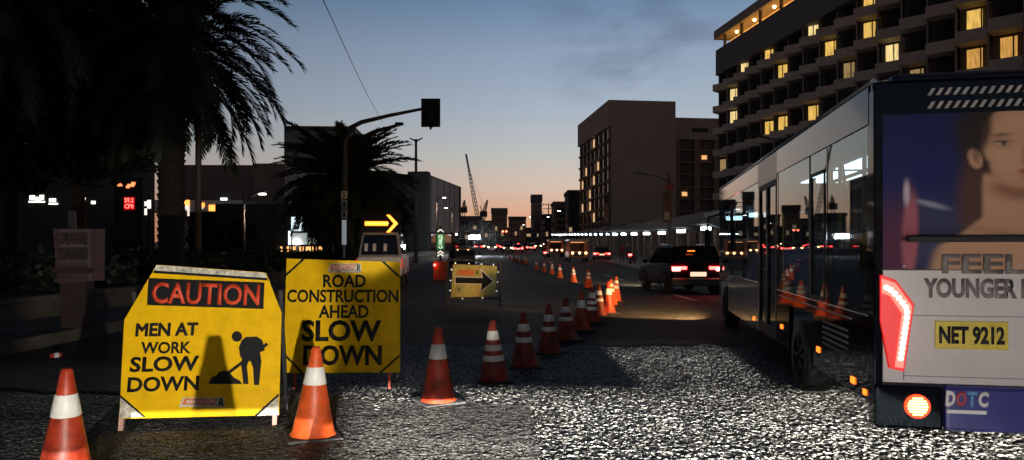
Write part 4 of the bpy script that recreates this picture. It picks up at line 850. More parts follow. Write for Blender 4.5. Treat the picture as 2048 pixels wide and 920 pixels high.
# ------------------------------------------------------------------ green post, orange barrier, machines
t = thing('vertical_sign', 'slim green lit sign post with stacked white chevrons beside the orange barrier', 'sign', at(882, 0, 34)); t.location = gxy(881, 34)
b = MB(); b.box(-0.05, 0.05, 0.0, 0.05, 0, 2.6); b.build('post', DSTEEL, t)
b = MB(); b.box(-0.19, 0.19, -0.02, 0.0, 1.45, 2.22); b.build('panel', emit('green_panel', (0.06, 0.28, 0.1), 0.35), t)
o = text('C-VALD', (0, 0.66, 0, 0.2), 0, emit('green_text', (0.75, 1, 0.7), 1.3), t, 0.02)
o.rotation_euler = (0, R(-90), 0); o.location = (0.1, -0.026, 1.5)
for z in (2.34, 1.3, 1.16):
    b = MB(); b.plate([(-0.15, z), (-0.15, z - 0.06), (0, z + 0.04), (0.15, z - 0.06), (0.15, z), (0, z + 0.11)], -0.03, -0.01); b.build('chevron', emit('chevron_white', (1, 0.95, 0.8), 1.0), t)
t = thing('safety_barrier', 'orange plastic barrier with a red lamp standing left of the arrow board', 'barrier'); t.location = gxy(881, 33.2)
b = MB(); b.prof([(-0.28, 0.0), (-0.25, 0.12), (-0.1, 0.3), (-0.07, 0.9), (0.07, 0.9), (0.1, 0.3), (0.25, 0.12), (0.28, 0)], -0.33, 0.33); b.build('body', mat('barrier_orange', (0.6, 0.12, 0.03), 0.5), t, bevel=0.03)
b = MB(); b.ball((-0.26, -0.14, 0.72), 0.06, 6); b.build('lamp', emit('barrier_red', (1, 0.06, 0.05), 14), t)
t = thing('road_roller', 'dark road roller parked behind the arrow board under the floodlight', 'roller'); t.location = gxy(930, 58); t.rotation_euler = (0, 0, R(12))
b = MB(); b.prof([(0.9, 0.7), (0.9, 1.5), (2.6, 1.6), (3.4, 1.3), (3.4, 0.6)], -0.7, 0.7); b.build('body', mat('machine_ochre', (0.12, 0.075, 0.02), 0.6, var=0.5), t, bevel=0.06)
b = MB(); b.cyl((-0.85, 0.6, 0.65), (0.85, 0.6, 0.65), 0.65, n=24); b.build('drum', DSTEEL, t, bevel=0.03)
for s in (-1, 1): wheel(t, (s * 0.9, 3.2, 0.65), 0.65, 0.4, ax=-s)
for x in (-0.7, 0.7):
    for y in (1.2, 2.7): b = MB(); b.cyl((x, y, 1.5), (x, y, 2.7), 0.04, n=8); b.build('canopy_post', DSTEEL, t)
b = MB(); b.box(-0.85, 0.85, 1.0, 2.9, 2.7, 2.8); b.build('canopy', mat('machine_ochre', (0.12, 0.075, 0.02)), t, bevel=0.03)
b = MB(); b.box(-0.3, 0.3, 1.5, 1.9, 1.6, 1.75); b.box(-0.3, 0.3, 1.45, 1.52, 1.7, 2.2); b.build('seat', RUBBER, t, bevel=0.03)
for x, z, m in ((-0.5, 1.25, LAMPWARM), (0.4, 1.25, LAMPWARM), (-0.6, 2.6, LAMPW)): b = MB(); b.ball((x, 0.86, z), 0.07, 5); b.build('lamp', m, t)
t = thing('light_tower', 'portable floodlight tower blazing white over the road works', 'floodlight'); t.location = gxy(949, 96)
b = MB(); b.box(-0.8, 0.8, -0.5, 1.2, 0.4, 1.2); b.build('trailer', mat('trailer_grey', (0.15, 0.15, 0.15), 0.6), t, bevel=0.05)
for x in (-0.75, 0.65): wheel(t, (x, 0.3, 0.33), 0.33, 0.16)
b = MB(); b.cyl((0, 0, 1.2), (0, 0, 3.0), 0.05, n=8); b.box(-0.7, 0.7, -0.05, 0.05, 2.35, 2.45); b.build('mast', STEEL, t)
for x in (-0.5, 0.0, 0.5):
    b = MB(); b.box(x - 0.23, x + 0.23, -0.16, -0.06, 2.2, 2.75); b.build('flood_lamp', emit('flood_white', (0.9, 0.97, 1), 250), t, bevel=0.03)
spot('floodlight_lamp', (0, -0.3, 2.5), (0, -20, 0), 1300, 130, 0.8, (0.9, 0.96, 1), 0.3, t)
b = MB()
b.ball((gxy(958, 86).x, 86, gz(86) + 2.6), 4.2, 12, 0, (1.0, 1.1, 0.62))
sm = bpy.data.materials.new('smoke'); sm.use_nodes = True; st = sm.node_tree; st.nodes.remove(st.nodes['Principled BSDF'])
pv = st.nodes.new('ShaderNodeVolumePrincipled'); pass; pv.inputs['Color'].default_value = (0.8, 0.8, 0.82, 1); 
stc = st.nodes.new('ShaderNodeTexCoord'); smp = st.nodes.new('ShaderNodeMapping'); smp.vector_type = 'TEXTURE'; smp.inputs['Location'].default_value = (gxy(958, 86).x, 86, gz(86) + 2.6); smp.inputs['Scale'].default_value = (4.2, 4.6, 2.6)
sgr = st.nodes.new('ShaderNodeTexGradient'); sgr.gradient_type = 'QUADRATIC_SPHERE'; smu = st.nodes.new('ShaderNodeMath'); smu.operation = 'MULTIPLY'; smu.inputs[1].default_value = 0.32
snz = st.nodes.new('ShaderNodeTexNoise'); snz.inputs['Scale'].default_value = 0.5; smv = st.nodes.new('ShaderNodeMath'); smv.operation = 'MULTIPLY'
st.links.new(stc.outputs['Object'], smp.inputs[0]); st.links.new(smp.outputs[0], sgr.inputs[0]); st.links.new(stc.outputs['Object'], snz.inputs['Vector']); st.links.new(sgr.outputs['Fac'], smu.inputs[0]); st.links.new(smu.outputs[0], smv.inputs[0]); st.links.new(snz.outputs['Fac'], smv.inputs[1]); st.links.new(smv.outputs[0], pv.inputs['Density'])
st.links.new(pv.outputs[0], st.nodes['Material Output'].inputs['Volume'])
tag(b.build('smoke', sm), kind='stuff')

# ------------------------------------------------------------------ big hotel on the right (saw-tooth balconies)
HGL = mat('hotel_pane', (0.008, 0.008, 0.009), 0.3, spec=0.15, var=0.0)
HB = mat('hotel_brown', (0.55, 0.48, 0.42), 0.8, var=0.2, scale=1.5)
HD = mat('hotel_dark', (0.05, 0.045, 0.045), 0.8, var=0.2)
HG = mat('hotel_grey', (0.28, 0.26, 0.26), 0.8, var=0.15, scale=0.5)
LITW = curtain('lit_curtain', (1.0, 0.62, 0.14), 0.8)
DIMW = curtain('dim_curtain', (0.9, 0.6, 0.25), 0.3)
MH = frame((29.7, 100, gz(100)), math.atan2(-0.989, 0.145))
hotel = thing('hotel', 'tall hotel with saw-tooth balconies and many yellow windows behind the bus', 'building', M=MH)
HLEN, BAY, FL, NF, TOP = 76, 3.2, 3.1, 8, 25.6
b = MB(); b.box(-0.5, HLEN, 2.0, 20, -2, 32.3); b.box(-1.0, HLEN, 1.6, 2.0, -2, TOP); b.build('wall', HD, hotel)
b = MB(); b.box(-0.3, HLEN, -0.5, 21, TOP, TOP + 3.6); b.build('parapet', mat('parapet_grey', (0.12, 0.115, 0.125), 0.8), hotel)
b = MB(); b.box(-0.5, HLEN, -0.7, 21.4, TOP + 5.2, TOP + 6.4); b.build('roof', mat('roof_tan', (0.3, 0.24, 0.18), 0.8), hotel)
b = MB(); b.box(1, 44, -0.2, 0.9, TOP + 3.61, TOP + 3.7); b.build('cove_light', emit('cove_light', (1, 0.55, 0.15), 2.2), hotel)
b = MB(); b.box(-0.4, HLEN, 1.7, 2.0, TOP + 3.6, TOP + 5.2)
rf = b.build('penthouse_glow', curtain('penthouse_lit', (1.0, 0.5, 0.12), 0.75, 0.6), hotel)
for k in range(14):
    b = MB(); b.box(2 + k * 5, 2.3 + k * 5, -0.4, -0.1, TOP + 3.6, TOP + 5.2); b.build('post', HD, hotel)
    if k < 9: b = MB(); b.ball((4 + k * 5, 0.6, TOP + 5.05), 0.22, 5); b.build('soffit_lamp', emit('soffit', (1, 0.6, 0.2), 9), hotel)
b = MB(); b.box(14, HLEN, 4, 20, TOP + 6.4, TOP + 11); b.build('plant_room', HD, hotel)
d = Vector((0.803, 0.596, 0)); nb = Vector((-0.596, 0.803, 0))
LIT = [(1947, 10), (2022, 57), (1945, 88), (1732, 45), (1776, 88), (1653, 90), (1620, 50), (1536, 102), (1490, 132), (1560, 138), (1465, 190), (1467, 236), (1612, 217), (1529, 250), (1559, 240), (1720, -6)]
DIM = [(1824, 122), (1452, 330), (2040, 160), (1700, 140)]
cells = []
for i in range(int(HLEN / BAY)):
    for k in range(NF + (2 if i > 7 else 1)):
        z = TOP - 2.6 - FL * k + 0.3
        if z < 0.5: continue
        tip = Vector((i * BAY, -1.1, z)); cen = MH @ (tip + d * 1.1 + nb * 1.0 + Vector((0, 0, 1.9)))
        px = HX + FPX * cen.x / cen.y; py = HY - FPX * (cen.z - CAM_H) / cen.y
        cells.append((px, py, tip, cen.y))
lit = {}
for lst, m in ((LIT, LITW), (DIM, DIMW)):
    for px, py in lst:
        k = min(range(len(cells)), key=lambda q: (cells[q][0] - px) ** 2 + (cells[q][1] - py) ** 2)
        if (cells[k][0] - px) ** 2 + (cells[k][1] - py) ** 2 < 60 ** 2: lit[k] = m if m is DIMW else random.choice([LITW, LITW, curtain('lit_amber', (1.0, 0.52, 0.12), 0.6), curtain('lit_pale', (1.0, 0.75, 0.32), 0.95)])
rest_b = MB(); rest_w = MB(); rest_f = MB(); nn = 0
busline = lambda px: 175 + (1750 - px) * 0.68 if px < 1750 else 175
order = sorted(range(len(cells)), key=lambda k: -(0 < cells[k][0] < 2060 and -60 < cells[k][1] < busline(cells[k][0])) * 1000 + cells[k][3])
for rank, k in enumerate(order):
    px, py, tip, yy = cells[k]
    q0, q1 = tip, tip + d * 2.15; back = nb * 1.7
    own = rank < 100
    bb = MB() if own else rest_b
    bb.hexa([q0, q1, q1 + back, q0 + back] + [v + Vector((0, 0, 0.95)) for v in (q0, q1, q1 + back, q0 + back)])
    if own: bb.build('balcony', HB, hotel)
    w0 = tip + nb * 1.05 + Vector((0, 0, 0.95)) + d * 0.6; w1 = w0 + d * 1.05
    ww = MB() if (own or k in lit) else rest_w
    ww.hexa([w0, w1, w1 + nb * 0.08, w0 + nb * 0.08] + [v + Vector((0, 0, 1.75)) for v in (w0, w1, w1 + nb * 0.08, w0 + nb * 0.08)])
    if own or k in lit:
        wi = ww.build('window', lit.get(k, HGL), hotel)
        if k in lit:
            f = MB(); c0 = w0 + d * (0.45 + 0.5 * random.random()) - nb * 0.03; f.hexa([c0, c0 + d * 0.1, c0 + d * 0.1 + nb * 0.03, c0 + nb * 0.03] + [v + Vector((0, 0, 1.75)) for v in (c0, c0 + d * 0.1, c0 + d * 0.1 + nb * 0.03, c0 + nb * 0.03)]); f.build('frame', HD, wi)
    rest_f.hexa([q1, q1 + d * 0.16, q1 + d * 0.16 + nb * 0.2, q1 + nb * 0.2] + [v + Vector((0, 0, FL)) for v in (q1, q1 + d * 0.16, q1 + d * 0.16 + nb * 0.2, q1 + nb * 0.2)])
    s0 = tip + nb * 1.7 + Vector((0, 0, 0)); rest_f.hexa([s0, s0 + d * 2.6, s0 + d * 2.6 + nb * 0.1, s0 + nb * 0.1] + [v + Vector((0, 0, FL)) for v in (s0, s0 + d * 2.6, s0 + d * 2.6 + nb * 0.1, s0 + nb * 0.1)], 1)
tag(rest_b.build('balconies_beyond', HB, hotel), kind='stuff'); tag(rest_w.build('windows_beyond', HGL, hotel), kind='stuff'); tag(rest_f.build('fins', [HG, HD], hotel), kind='stuff')

# ------------------------------------------------------------------ second hotel
MH2 = frame((21.3, 150, gz(150)), R(6.7))
h2 = thing('hotel', 'brown slab hotel with a blank end wall and a rear wing in the middle right', 'building', M=MH2)
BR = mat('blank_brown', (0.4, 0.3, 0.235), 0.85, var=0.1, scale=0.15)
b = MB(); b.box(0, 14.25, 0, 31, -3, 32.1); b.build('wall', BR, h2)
b = MB(); b.box(-0.6, 0.0, 0, 31.6, 26.5, 32.1); b.build('parapet', BR, h2)
b = MB()
for k in range(9): b.box(-0.5, 0, 0.6, 31, k * 2.9 + 0.2, k * 2.9 + 0.65)
for j in range(8): b.box(-0.45, 0, 0.6 + j * 4.1, 1.0 + j * 4.1, 0, 26.5)
b.build('balcony_frame', mat('balcony_brown', (0.22, 0.15, 0.11), 0.85), h2)
litc = {(8, 3), (6, 5), (6, 2), (5, 3), (4, 4), (3, 6), (3, 4), (5, 6), (2, 3)}
for k in range(9):
    for j in range(7):
        b = MB(); b.box(-0.06, -0.02, 1.3 + j * 4.1, 4.4 + j * 4.1, k * 2.9 + 0.7, k * 2.9 + 2.8); b.build('window', curtain('hotel_warm', (1, 0.6, 0.3), 0.8) if (k, j) in litc else GLASSD, h2)
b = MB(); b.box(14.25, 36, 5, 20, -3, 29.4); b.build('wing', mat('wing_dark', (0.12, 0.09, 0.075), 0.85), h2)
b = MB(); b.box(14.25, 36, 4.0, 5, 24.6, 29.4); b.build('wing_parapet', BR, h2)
b = MB()
for k in range(9): b.box(14.3, 36, 4.1, 5, k * 2.75 + 0.1, k * 2.75 + 0.4)
for j in range(5): b.box(15.6 + j * 4.6, 16.8 + j * 4.6, 4.2, 5, 0, 24.6)
b.build('wing_frame', mat('wing_frame_brown', (0.26, 0.18, 0.13), 0.85), h2)
for k, j in ((7, 1), (4, 0), (4, 2), (3, 3)):
    b = MB(); b.box(17.4 + j * 4.6, 18.6 + j * 4.6, 4.6, 4.7, k * 2.75 + 1.0, k * 2.75 + 1.9); b.build('window', curtain('wing_lit', (1, 0.5, 0.2), 1.1), h2)
b = MB(); b.box(14.25 + 5.2, 14.25 + 9, 3.97, 4.0, 26.2, 27.2); b.build('louvre', HD, h2)

# ------------------------------------------------------------------ low arcade and covered walkway
t = thing('arcade', 'long low dark building with pale pilasters behind the covered walkway', 'building', (15, 40, 0))
b = MB()
for k in range(8):
    y = k * 14; g0 = gz(40 + y); b.box(0.8, 22, y, y + 14, g0 - 1, g0 + 4.0)
b.build('wall', mat('arcade_dark', (0.07, 0.055, 0.05), 0.8), t)
b = MB()
for k in range(8): y = k * 14; g0 = gz(40 + y); b.box(-0.1, 0.8, y, y + 13.99, g0 + 3.2, g0 + 4.3)
b.build('cornice', mat('cornice_brown', (0.15, 0.1, 0.08), 0.8), t)
for k in range(28):
    y = k * 4.0; g0 = gz(40 + y); b = MB(); b.box(0.2, 0.8, y, y + 0.9, g0, g0 + 3.2); b.build('pilaster', mat('pilaster_tan', (0.34, 0.25, 0.19), 0.8), t)
    if k % 3 == 1: b = MB(); b.box(0.74, 0.8, y + 1.3, y + 3.4, g0 + 0.2, g0 + 2.7); b.build('shop_window', GLASSD, t)
b = MB(); b.box(0.7, 0.78, 9.3, 10.0, 0.7, 2.4); b.build('lit_poster', emit('poster', (1, 0.75, 0.35), 0.7), t)
t = thing('covered_walkway', 'long covered walkway lined with white lamps along the right pavement', 'walkway', (11.3, 0, 0))
WY = list(range(38, 200, 6))
b = MB()
for k in range(len(WY)):
    y = WY[k]; g0 = gz(y) * 1.5 + 0.14; g1 = gz(y + 6) * 1.5 + 0.14
    b.hexa([(-0.9, y, g0 + 2.75), (1.6, y, g0 + 2.65), (1.6, y + 6, g1 + 2.65), (-0.9, y + 6, g1 + 2.75), (-0.9, y, g0 + 2.9), (1.6, y, g0 + 2.8), (1.6, y + 6, g1 + 2.8), (-0.9, y + 6, g1 + 2.9)])
b.build('roof', mat('walkway_roof', (0.1, 0.09, 0.085), 0.7), t)
for k, y in enumerate(WY):
    g0 = gz(y) * 1.5 + 0.14
    b = MB(); b.cyl((0.9, y + 0.5, gz(y)), (0.9, y + 0.5, g0 + 2.7), 0.07, n=8); b.obox((0.9, y + 0.5, g0 + 2.3), (-0.7, y + 0.5, g0 + 2.7), 0.05, 0.06); b.build('column', STEEL, t)
    b = MB(); lw_ = 0.24 if y < 75 else 0.15; b.box(-lw_, lw_, y + 2.6, y + 2.6 + lw_ * 1.6, g0 + 2.42, g0 + 2.62); b.build('lamp', emit('walkway_lamp', (0.82, 0.93, 1), 11), t)
b = MB(); b.box(-1.0, 1.7, 30, 37.6, 3.15, 3.4); b.build('entrance_roof', mat('entrance_roof_tan', (0.4, 0.3, 0.24), 0.6), t)
for y in (31, 37): b = MB(); b.cyl((1.2, y, 0.1), (1.2, y, 3.15), 0.08, n=8); b.build('column', STEEL, t)
for y in (32.0, 35.5): b = MB(); b.box(-0.3, 0.4, y, y + 0.5, 2.95, 3.14); b.build('lamp', emit('walkway_lamp', (0.82, 0.93, 1), 11), t)

# ------------------------------------------------------------------ street lamps
POLE = mat('lamp_pole_grey', (0.12, 0.11, 0.11), 0.6, 0.3)
def lamp(label, x, y, h, arm, lit=False, twin=False, banner=None, lantern=False, up=0.35, z0=0.14, r=0.075):
    t = thing('street_lamp', label, 'street lamp', (x, y, gz(y) + z0), group='street lamps along the road')
    b = MB(); b.cyl((0, 0, 0), (0, 0, h), r * 1.25, r * 0.8, 10); b.cyl((0, 0, 0), (0, 0, 0.3), r * 2, r * 1.8, 10); b.build('pole', POLE, t)
    for s in ((1, -1) if twin else (1,)):
        a = arm * s; b = MB(); b.tube([(0, 0, h - up - 0.1), (a * 0.3, 0, h - up * 0.45), (a * 0.7, 0, h)], r * 0.55, 6); b.build('arm', POLE, t)
        b = MB(); b.hexa([(a * 0.66, -0.11, h - 0.03), (a * 1.05, -0.08, h + 0.06), (a * 1.05, 0.08, h + 0.06), (a * 0.66, 0.11, h - 0.03), (a * 0.68, -0.1, h + 0.07), (a * 1.03, -0.06, h + 0.13), (a * 1.03, 0.06, h + 0.13), (a * 0.68, 0.1, h + 0.07)]); hd = b.build('lamp_head', DSTEEL, t, bevel=0.015)
        if lit: b = MB(); b.box(min(a * 0.7, a * 1.0), max(a * 0.7, a * 1.0), -0.1, 0.1, h - 0.1, h - 0.04); b.build('lamp_lens', emit('street_lens', (1, 0.9, 0.78), 22), hd); spot('lamp_glow', (a * 0.85, 0, h - 0.12), (a * 0.85, 0.01, 0), 900, 130, 0.6, (1, 0.72, 0.45), 0.1, t)
    if banner:
        b = MB(); b.box(-0.42, 0.12, -0.11, -0.09, h - 3.1, h - 1.1); bn = b.build('banner', mat('banner_' + banner[0], banner[1], 0.8, var=0.5, scale=2), t)
        b = MB(); b.box(-0.32, 0.02, -0.115, -0.11, h - 2.9, h - 2.4); b.build('banner_print', mat('banner_pale', (0.35, 0.25, 0.2), 0.8), bn)
    if lantern: b = MB(); b.ball((0, -0.12, h - 0.8), 0.28, 8, 0, (1, 0.5, 0.9)); b.build('lantern', mat('lantern_red', (0.35, 0.05, 0.04), 0.6), t)
    return t
lamp('tall slender grey lamp post standing among the fronds of the large left palm', -11.2, 25, 9.4, -1.6, z0=0.45, r=0.1)
lamp('twin-arm street lamp silhouetted on the sky beyond the bushy palm', gxy(832, 60).x, 60, 10.6, 0.55, twin=True, z0=0.17, up=0.2, r=0.13)
lamp('lit street lamp in front of the left box building, nearer one', -8.2, 76, 6.6, 1.0, True, z0=0.17)
lamp('lit street lamp low in front of the left box building, farther one', -8.2, 96, 6.4, -1.0, True, z0=0.17)
lamp('unlit street lamp with a red lantern and tattered banner before the brown hotel', 10.0, 44.6, 6.1, -2.2, banner=('dark', (0.12, 0.05, 0.04)), lantern=True)
lamp('unlit street lamp with a pale banner at the left edge of the brown hotel', 10.0, 73, 6.9, -1.8, banner=('tan', (0.3, 0.18, 0.13)))
lamp('street lamp with a dull red banner left of the brown hotel', 10.0, 126, 7.2, -1.8, True, banner=('red', (0.22, 0.05, 0.04)))
lamp('lit street lamp far up the right side beside the utility pole', 10.0, 168, 7.5, -1.6, True, banner=('red', (0.22, 0.05, 0.04)))
lamp('dark street lamp whose arm reaches left above the bus roof', 10.2, 25.8, 5.5, -1.5)
lamp('lit street lamp pole leaning over the left filling station', -17.6, 46, 5.0, 1.4, True, up=0.6)
lamp('far lit street lamp left of the road below the dark tower', gxy(1040, 200).x, 200, 6.3, 1.2, True)
lamp('far lit street lamp right of the road below the dark tower', gxy(1066, 230).x, 230, 9.5, -1.2, True)

# ------------------------------------------------------------------ traffic signals
t = thing('traffic_signal', 'traffic signal seen from behind on a long curved arm above the bushy palm', 'traffic light', gxy(690, 31.4) + Vector((0, 0, 0.72)))
BX = 3.75; ZT = 7.3
b = MB(); b.tube([(0, 0, -0.55), (0, 0, 4.0), (0.02, 0, 5.6), (0.25, 0, 6.2), (0.75, 0, 6.45), (2.0, 0, 6.75), (3.5, 0, 7.05)], [0.13, 0.12, 0.11, 0.11, 0.1, 0.08, 0.065], 10); b.build('pole', mat('signal_pole_dark', (0.03, 0.03, 0.03), 0.5), t)
b = MB(); b.box(3.42, 4.28, -0.06, -0.02, 6.22, 7.5); b.build('backplate', BLACK, t, bevel=0.02)
for z in (6.45, 6.87, 7.28): b = MB(); b.cyl((3.85, -0.02, z), (3.85, 0.35, z), 0.17, 0.19, 14); b.build('signal_hood', BLACK, t)
b = MB(); b.box(3.66, 4.04, -0.24, -0.06, 6.28, 7.44); b.box(3.8, 3.9, -0.15, -0.08, 6.1, 6.28); b.build('housing', BLACK, t, bevel=0.02)
for x0, x1, z0, z1, txt in ((-0.13, 0.13, 3.0, 3.35, 'X'), (-0.13, 0.13, 2.55, 2.95, 'A'), (-0.13, 0.13, 2.1, 2.5, 'A')):
    b = MB(); b.box(x0, x1, -0.16, -0.14, z0, z1); pl = b.build('plate', WORN, t); text(txt, (x0 + 0.05, x1 - 0.05, z0 + 0.06, z1 - 0.06), -0.164, BLACK, pl, 0.05)
b = MB(); b.box(-0.1, 0.1, -0.16, -0.14, 0.95, 2.05); b.build('poster', emit('glowing_poster', (0.8, 0.9, 1), 0.2), t)  # poster given a faint glow of its own to look pale
b = MB(); b.box(-0.05, 0.05, -0.16, -0.14, 0.35, 0.95); b.build('lower_poster', WHITEP, t)
t = thing('street_lamp', 'dark street lamp arm rising right from behind the bushy palm crown', 'street lamp', gxy(707, 42) + Vector((0, 0, 0.3)), group='street lamps along the road')
b = MB(); b.tube([(0, 0, 0), (0, 0, 7.4), (0.25, 0, 7.75), (1.2, 0, 8.2), (2.7, 0, 8.65)], [0.13, 0.11, 0.11, 0.11, 0.06], 8); b.build('pole', mat('signal_pole_dark', (0.03, 0.03, 0.03)), t)
b = MB(); b.box(2.5, 3.0, -0.13, 0.13, 8.6, 8.76); b.build('lamp_head', BLACK, t, bevel=0.03)
for px, y, lab in ((1007, 150, 'small far traffic signal showing red above the road'),):
    t = thing('traffic_signal', lab, 'traffic light', gxy(px + 9, y)); b = MB(); b.cyl((0, 0, 0), (0, 0, 4.2), 0.09, n=8); b.build('pole', DSTEEL, t)
    for x in (-0.6, 0.15): b = MB(); b.ball((x - 0.5, -0.1, 3.9), 0.2, 6); b.build('red_light', emit('signal_red', (1, 0.12, 0.06), 12), t)
    b = MB(); b.box(-1.3, 0.1, -0.05, 0.05, 4.1, 4.25); b.box(-1.25, -0.95, -0.08, 0.1, 3.4, 4.1); b.build('arm', BLACK, t)

# ------------------------------------------------------------------ left-hand buildings
BGREY = mat('building_grey', (0.07, 0.07, 0.075), 0.8, var=0.2, scale=0.4); BDARK = mat('building_dark', (0.045, 0.042, 0.042), 0.85, var=0.2); BBRN = mat('building_brown', (0.16, 0.12, 0.1), 0.85, var=0.3, scale=0.3)
def block(label, loc, rz, w, dpt, h, m, cols=0, floors=0, litset=(), wm=None, wc=None, group=None, cap=0):
    t = thing('building', label, 'building', loc, rz, group)
    b = MB(); b.box(0, w, 0, dpt, -3, h); b.build('wall', m, t)
    if cap: b = MB(); b.box(-0.3, w + 0.3, -0.3, dpt, h, h + cap); b.build('parapet', m, t)
    if cols:
        cw, fh = w / cols, h / (floors + 0.6)
        for i in range(cols):
            for k in range(floors):
                b = MB(); b.box(i * cw + cw * 0.15, i * cw + cw * 0.85, -0.06, -0.01, k * fh + fh * 0.45, k * fh + fh * 1.15)
                b.build('window', (wc or curtain('far_lit', (1, 0.65, 0.35), 0.4)) if (i, k) in litset else GLASSD, t)
    return t
t = block('wide box building with a pale grey side wall left of the road', (-13.3, 110, gz(110)), R(-8.6), 0.01, 0.01, 0.01, BDARK)
t.children[0].name = 'core'
b = MB(); b.box(-24, -0.02, 0, 24, -2, 12.5); b.build('front_block', BDARK, t); b = MB(); b.box(-3.2, 0.02, -0.05, 1.8, -2, 12.9); b.build('corner_column', BGREY, t)
b = MB(); b.box(-0.02, 0.1, 1.85, 21.5, 3.5, 12.4); b.build('side_cladding', mat('cladding_pale', (0.42, 0.4, 0.4), 0.7, var=0.15, scale=0.5), t)
for k in range(5): b = MB(); b.box(0.1, 0.16, 2 + k * 4, 2.12 + k * 4, 3.5, 12.4); b.build('cladding_joint', BGREY, t)
b = MB(); b.box(-0.02, 0.12, 1.85, 21.5, 0.3, 3.2); b.build('shop_front', GLASSD, t)
t = block('tall grey office block rising behind the bushy palm', (-29.3, 90, gz(90)), R(3), 9.0, 14, 16.8, BGREY)
for k in range(6): b = MB(); b.box(0.2, 8.8, -0.06, -0.02, 1.2 + k * 2.7, 2.6 + k * 2.7); b.build('window', GLASSD, t)
t = block('long brown building with a ring emblem high on its wall behind the filling station', (-33, 66, 0.2), R(2), 11.6, 18, 9.2, BBRN)
b = MB()
rc0 = on(t.matrix_basis, 533, 386); rr = 0.62
for k in range(24):
    a0, a1 = 2 * math.pi * k / 24, 2 * math.pi * (k + 1) / 24
    b.plate([(rc0.x + rr * math.cos(a0), rc0.z + rr * math.sin(a0)), (rc0.x + rr * .85 * math.cos(a0), rc0.z + rr * .85 * math.sin(a0)), (rc0.x + rr * .85 * math.cos(a1), rc0.z + rr * .85 * math.sin(a1)), (rc0.x + rr * math.cos(a1), rc0.z + rr * math.sin(a1))], -0.12, 0)
b.build('ring_emblem', BLACK, t); text('BLU', (rc0.x - 0.55, rc0.x + 0.3, rc0.z + 0.95, rc0.z + 1.45), -0.06, BLACK, t, 0.03)
b = MB(); b.box(8.6, 11.6, -0.5, -0.02, 4.4, 9.3); b.build('sign_wall', mat('sign_wall_brown', (0.22, 0.16, 0.13), 0.8), t)
for x0, x1 in ((510, 527), (530, 549)):
    p = on(t.matrix_basis, x0, 480); q = on(t.matrix_basis, x1, 449); b = MB(); b.box(p.x, q.x, -0.56, -0.52, p.z, q.z); b.build('window', curtain('pink_window', (1, 0.55, 0.5), 0.55, 1.2), t)
p = on(t.matrix_basis, 448, 399); b = MB(); b.box(p.x - 0.3, p.x + 0.3, -0.06, 0, p.z - 0.15, p.z + 0.15); b.build('lamp', emit('wall_lamp', (0.8, 0.9, 1), 3), t)
t = block('shop with bright white fluorescent front below the bushy palm', (-24.6, 58, 0.2), R(0), 9.5, 10, 5.0, BDARK)
def lrect(T, x0, y0, x1, y1, name, m, y=-0.05):
    p = on(T.matrix_basis, x0, y1); q = on(T.matrix_basis, x1, y0); b = MB(); b.box(p.x, q.x, y, 0, p.z, q.z); return b.build(name, m, T)
SW = curtain('shop_white', (0.8, 0.95, 1), 1.3, 4)
lrect(t, 583, 434, 606, 462, 'shop_sign', SW); lrect(t, 577, 462, 581, 494, 'light_strip', emit('tube', (0.85, 0.95, 1), 2)); lrect(t, 584, 466, 622, 490, 'shop_window', curtain('shop_dim', (0.7, 0.8, 0.8), 0.3, 4)); lrect(t, 626, 442, 632, 488, 'pillar_light', curtain('pillar_lit', (0.75, 0.85, 0.85), 0.7, 4))
lrect(t, 641, 444, 654, 466, 'shop_sign', SW); p = on(t.matrix_basis, 594, 486); b = MB(); b.ball((p.x, -0.2, p.z), 0.16, 6); b.build('lamp', emit('shop_lamp', (1, 0.97, 0.9), 25), t)
text('E', (on(t.matrix_basis, 590, 0).x, on(t.matrix_basis, 597, 0).x, on(t.matrix_basis, 0, 459).z, on(t.matrix_basis, 0, 447).z), -0.07, BLACK, t, 0.03)
t = thing('market_stall', 'row of stalls with warm orange lights in front of the white shop', 'stall', (-18.3, 54, 0.2))
b = MB(); b.box(0, 4.4, 0, 1.6, 1.5, 1.6); b.build('awning', mat('awning_brown', (0.2, 0.1, 0.06), 0.8), t)
for k in range(5): b = MB(); b.box(0.1 + k * 0.95, 0.2 + k * 0.95, 0.1, 0.2, 0, 1.5); b.build('post', DSTEEL, t)
for k in range(8): b = MB(); b.box(0.25 + k * 0.5, 0.25 + k * 0.5 + random.uniform(0.15, 0.4), 0.5, 0.55, 1.0 + random.uniform(0, .2), 1.45); b.build('lit_panel', emit('stall_warm', (1, 0.45, 0.15), 1.6), t)
b = MB(); b.box(0, 4.4, 0.3, 1.4, 0, 0.9); b.build('counter', BDARK, t)
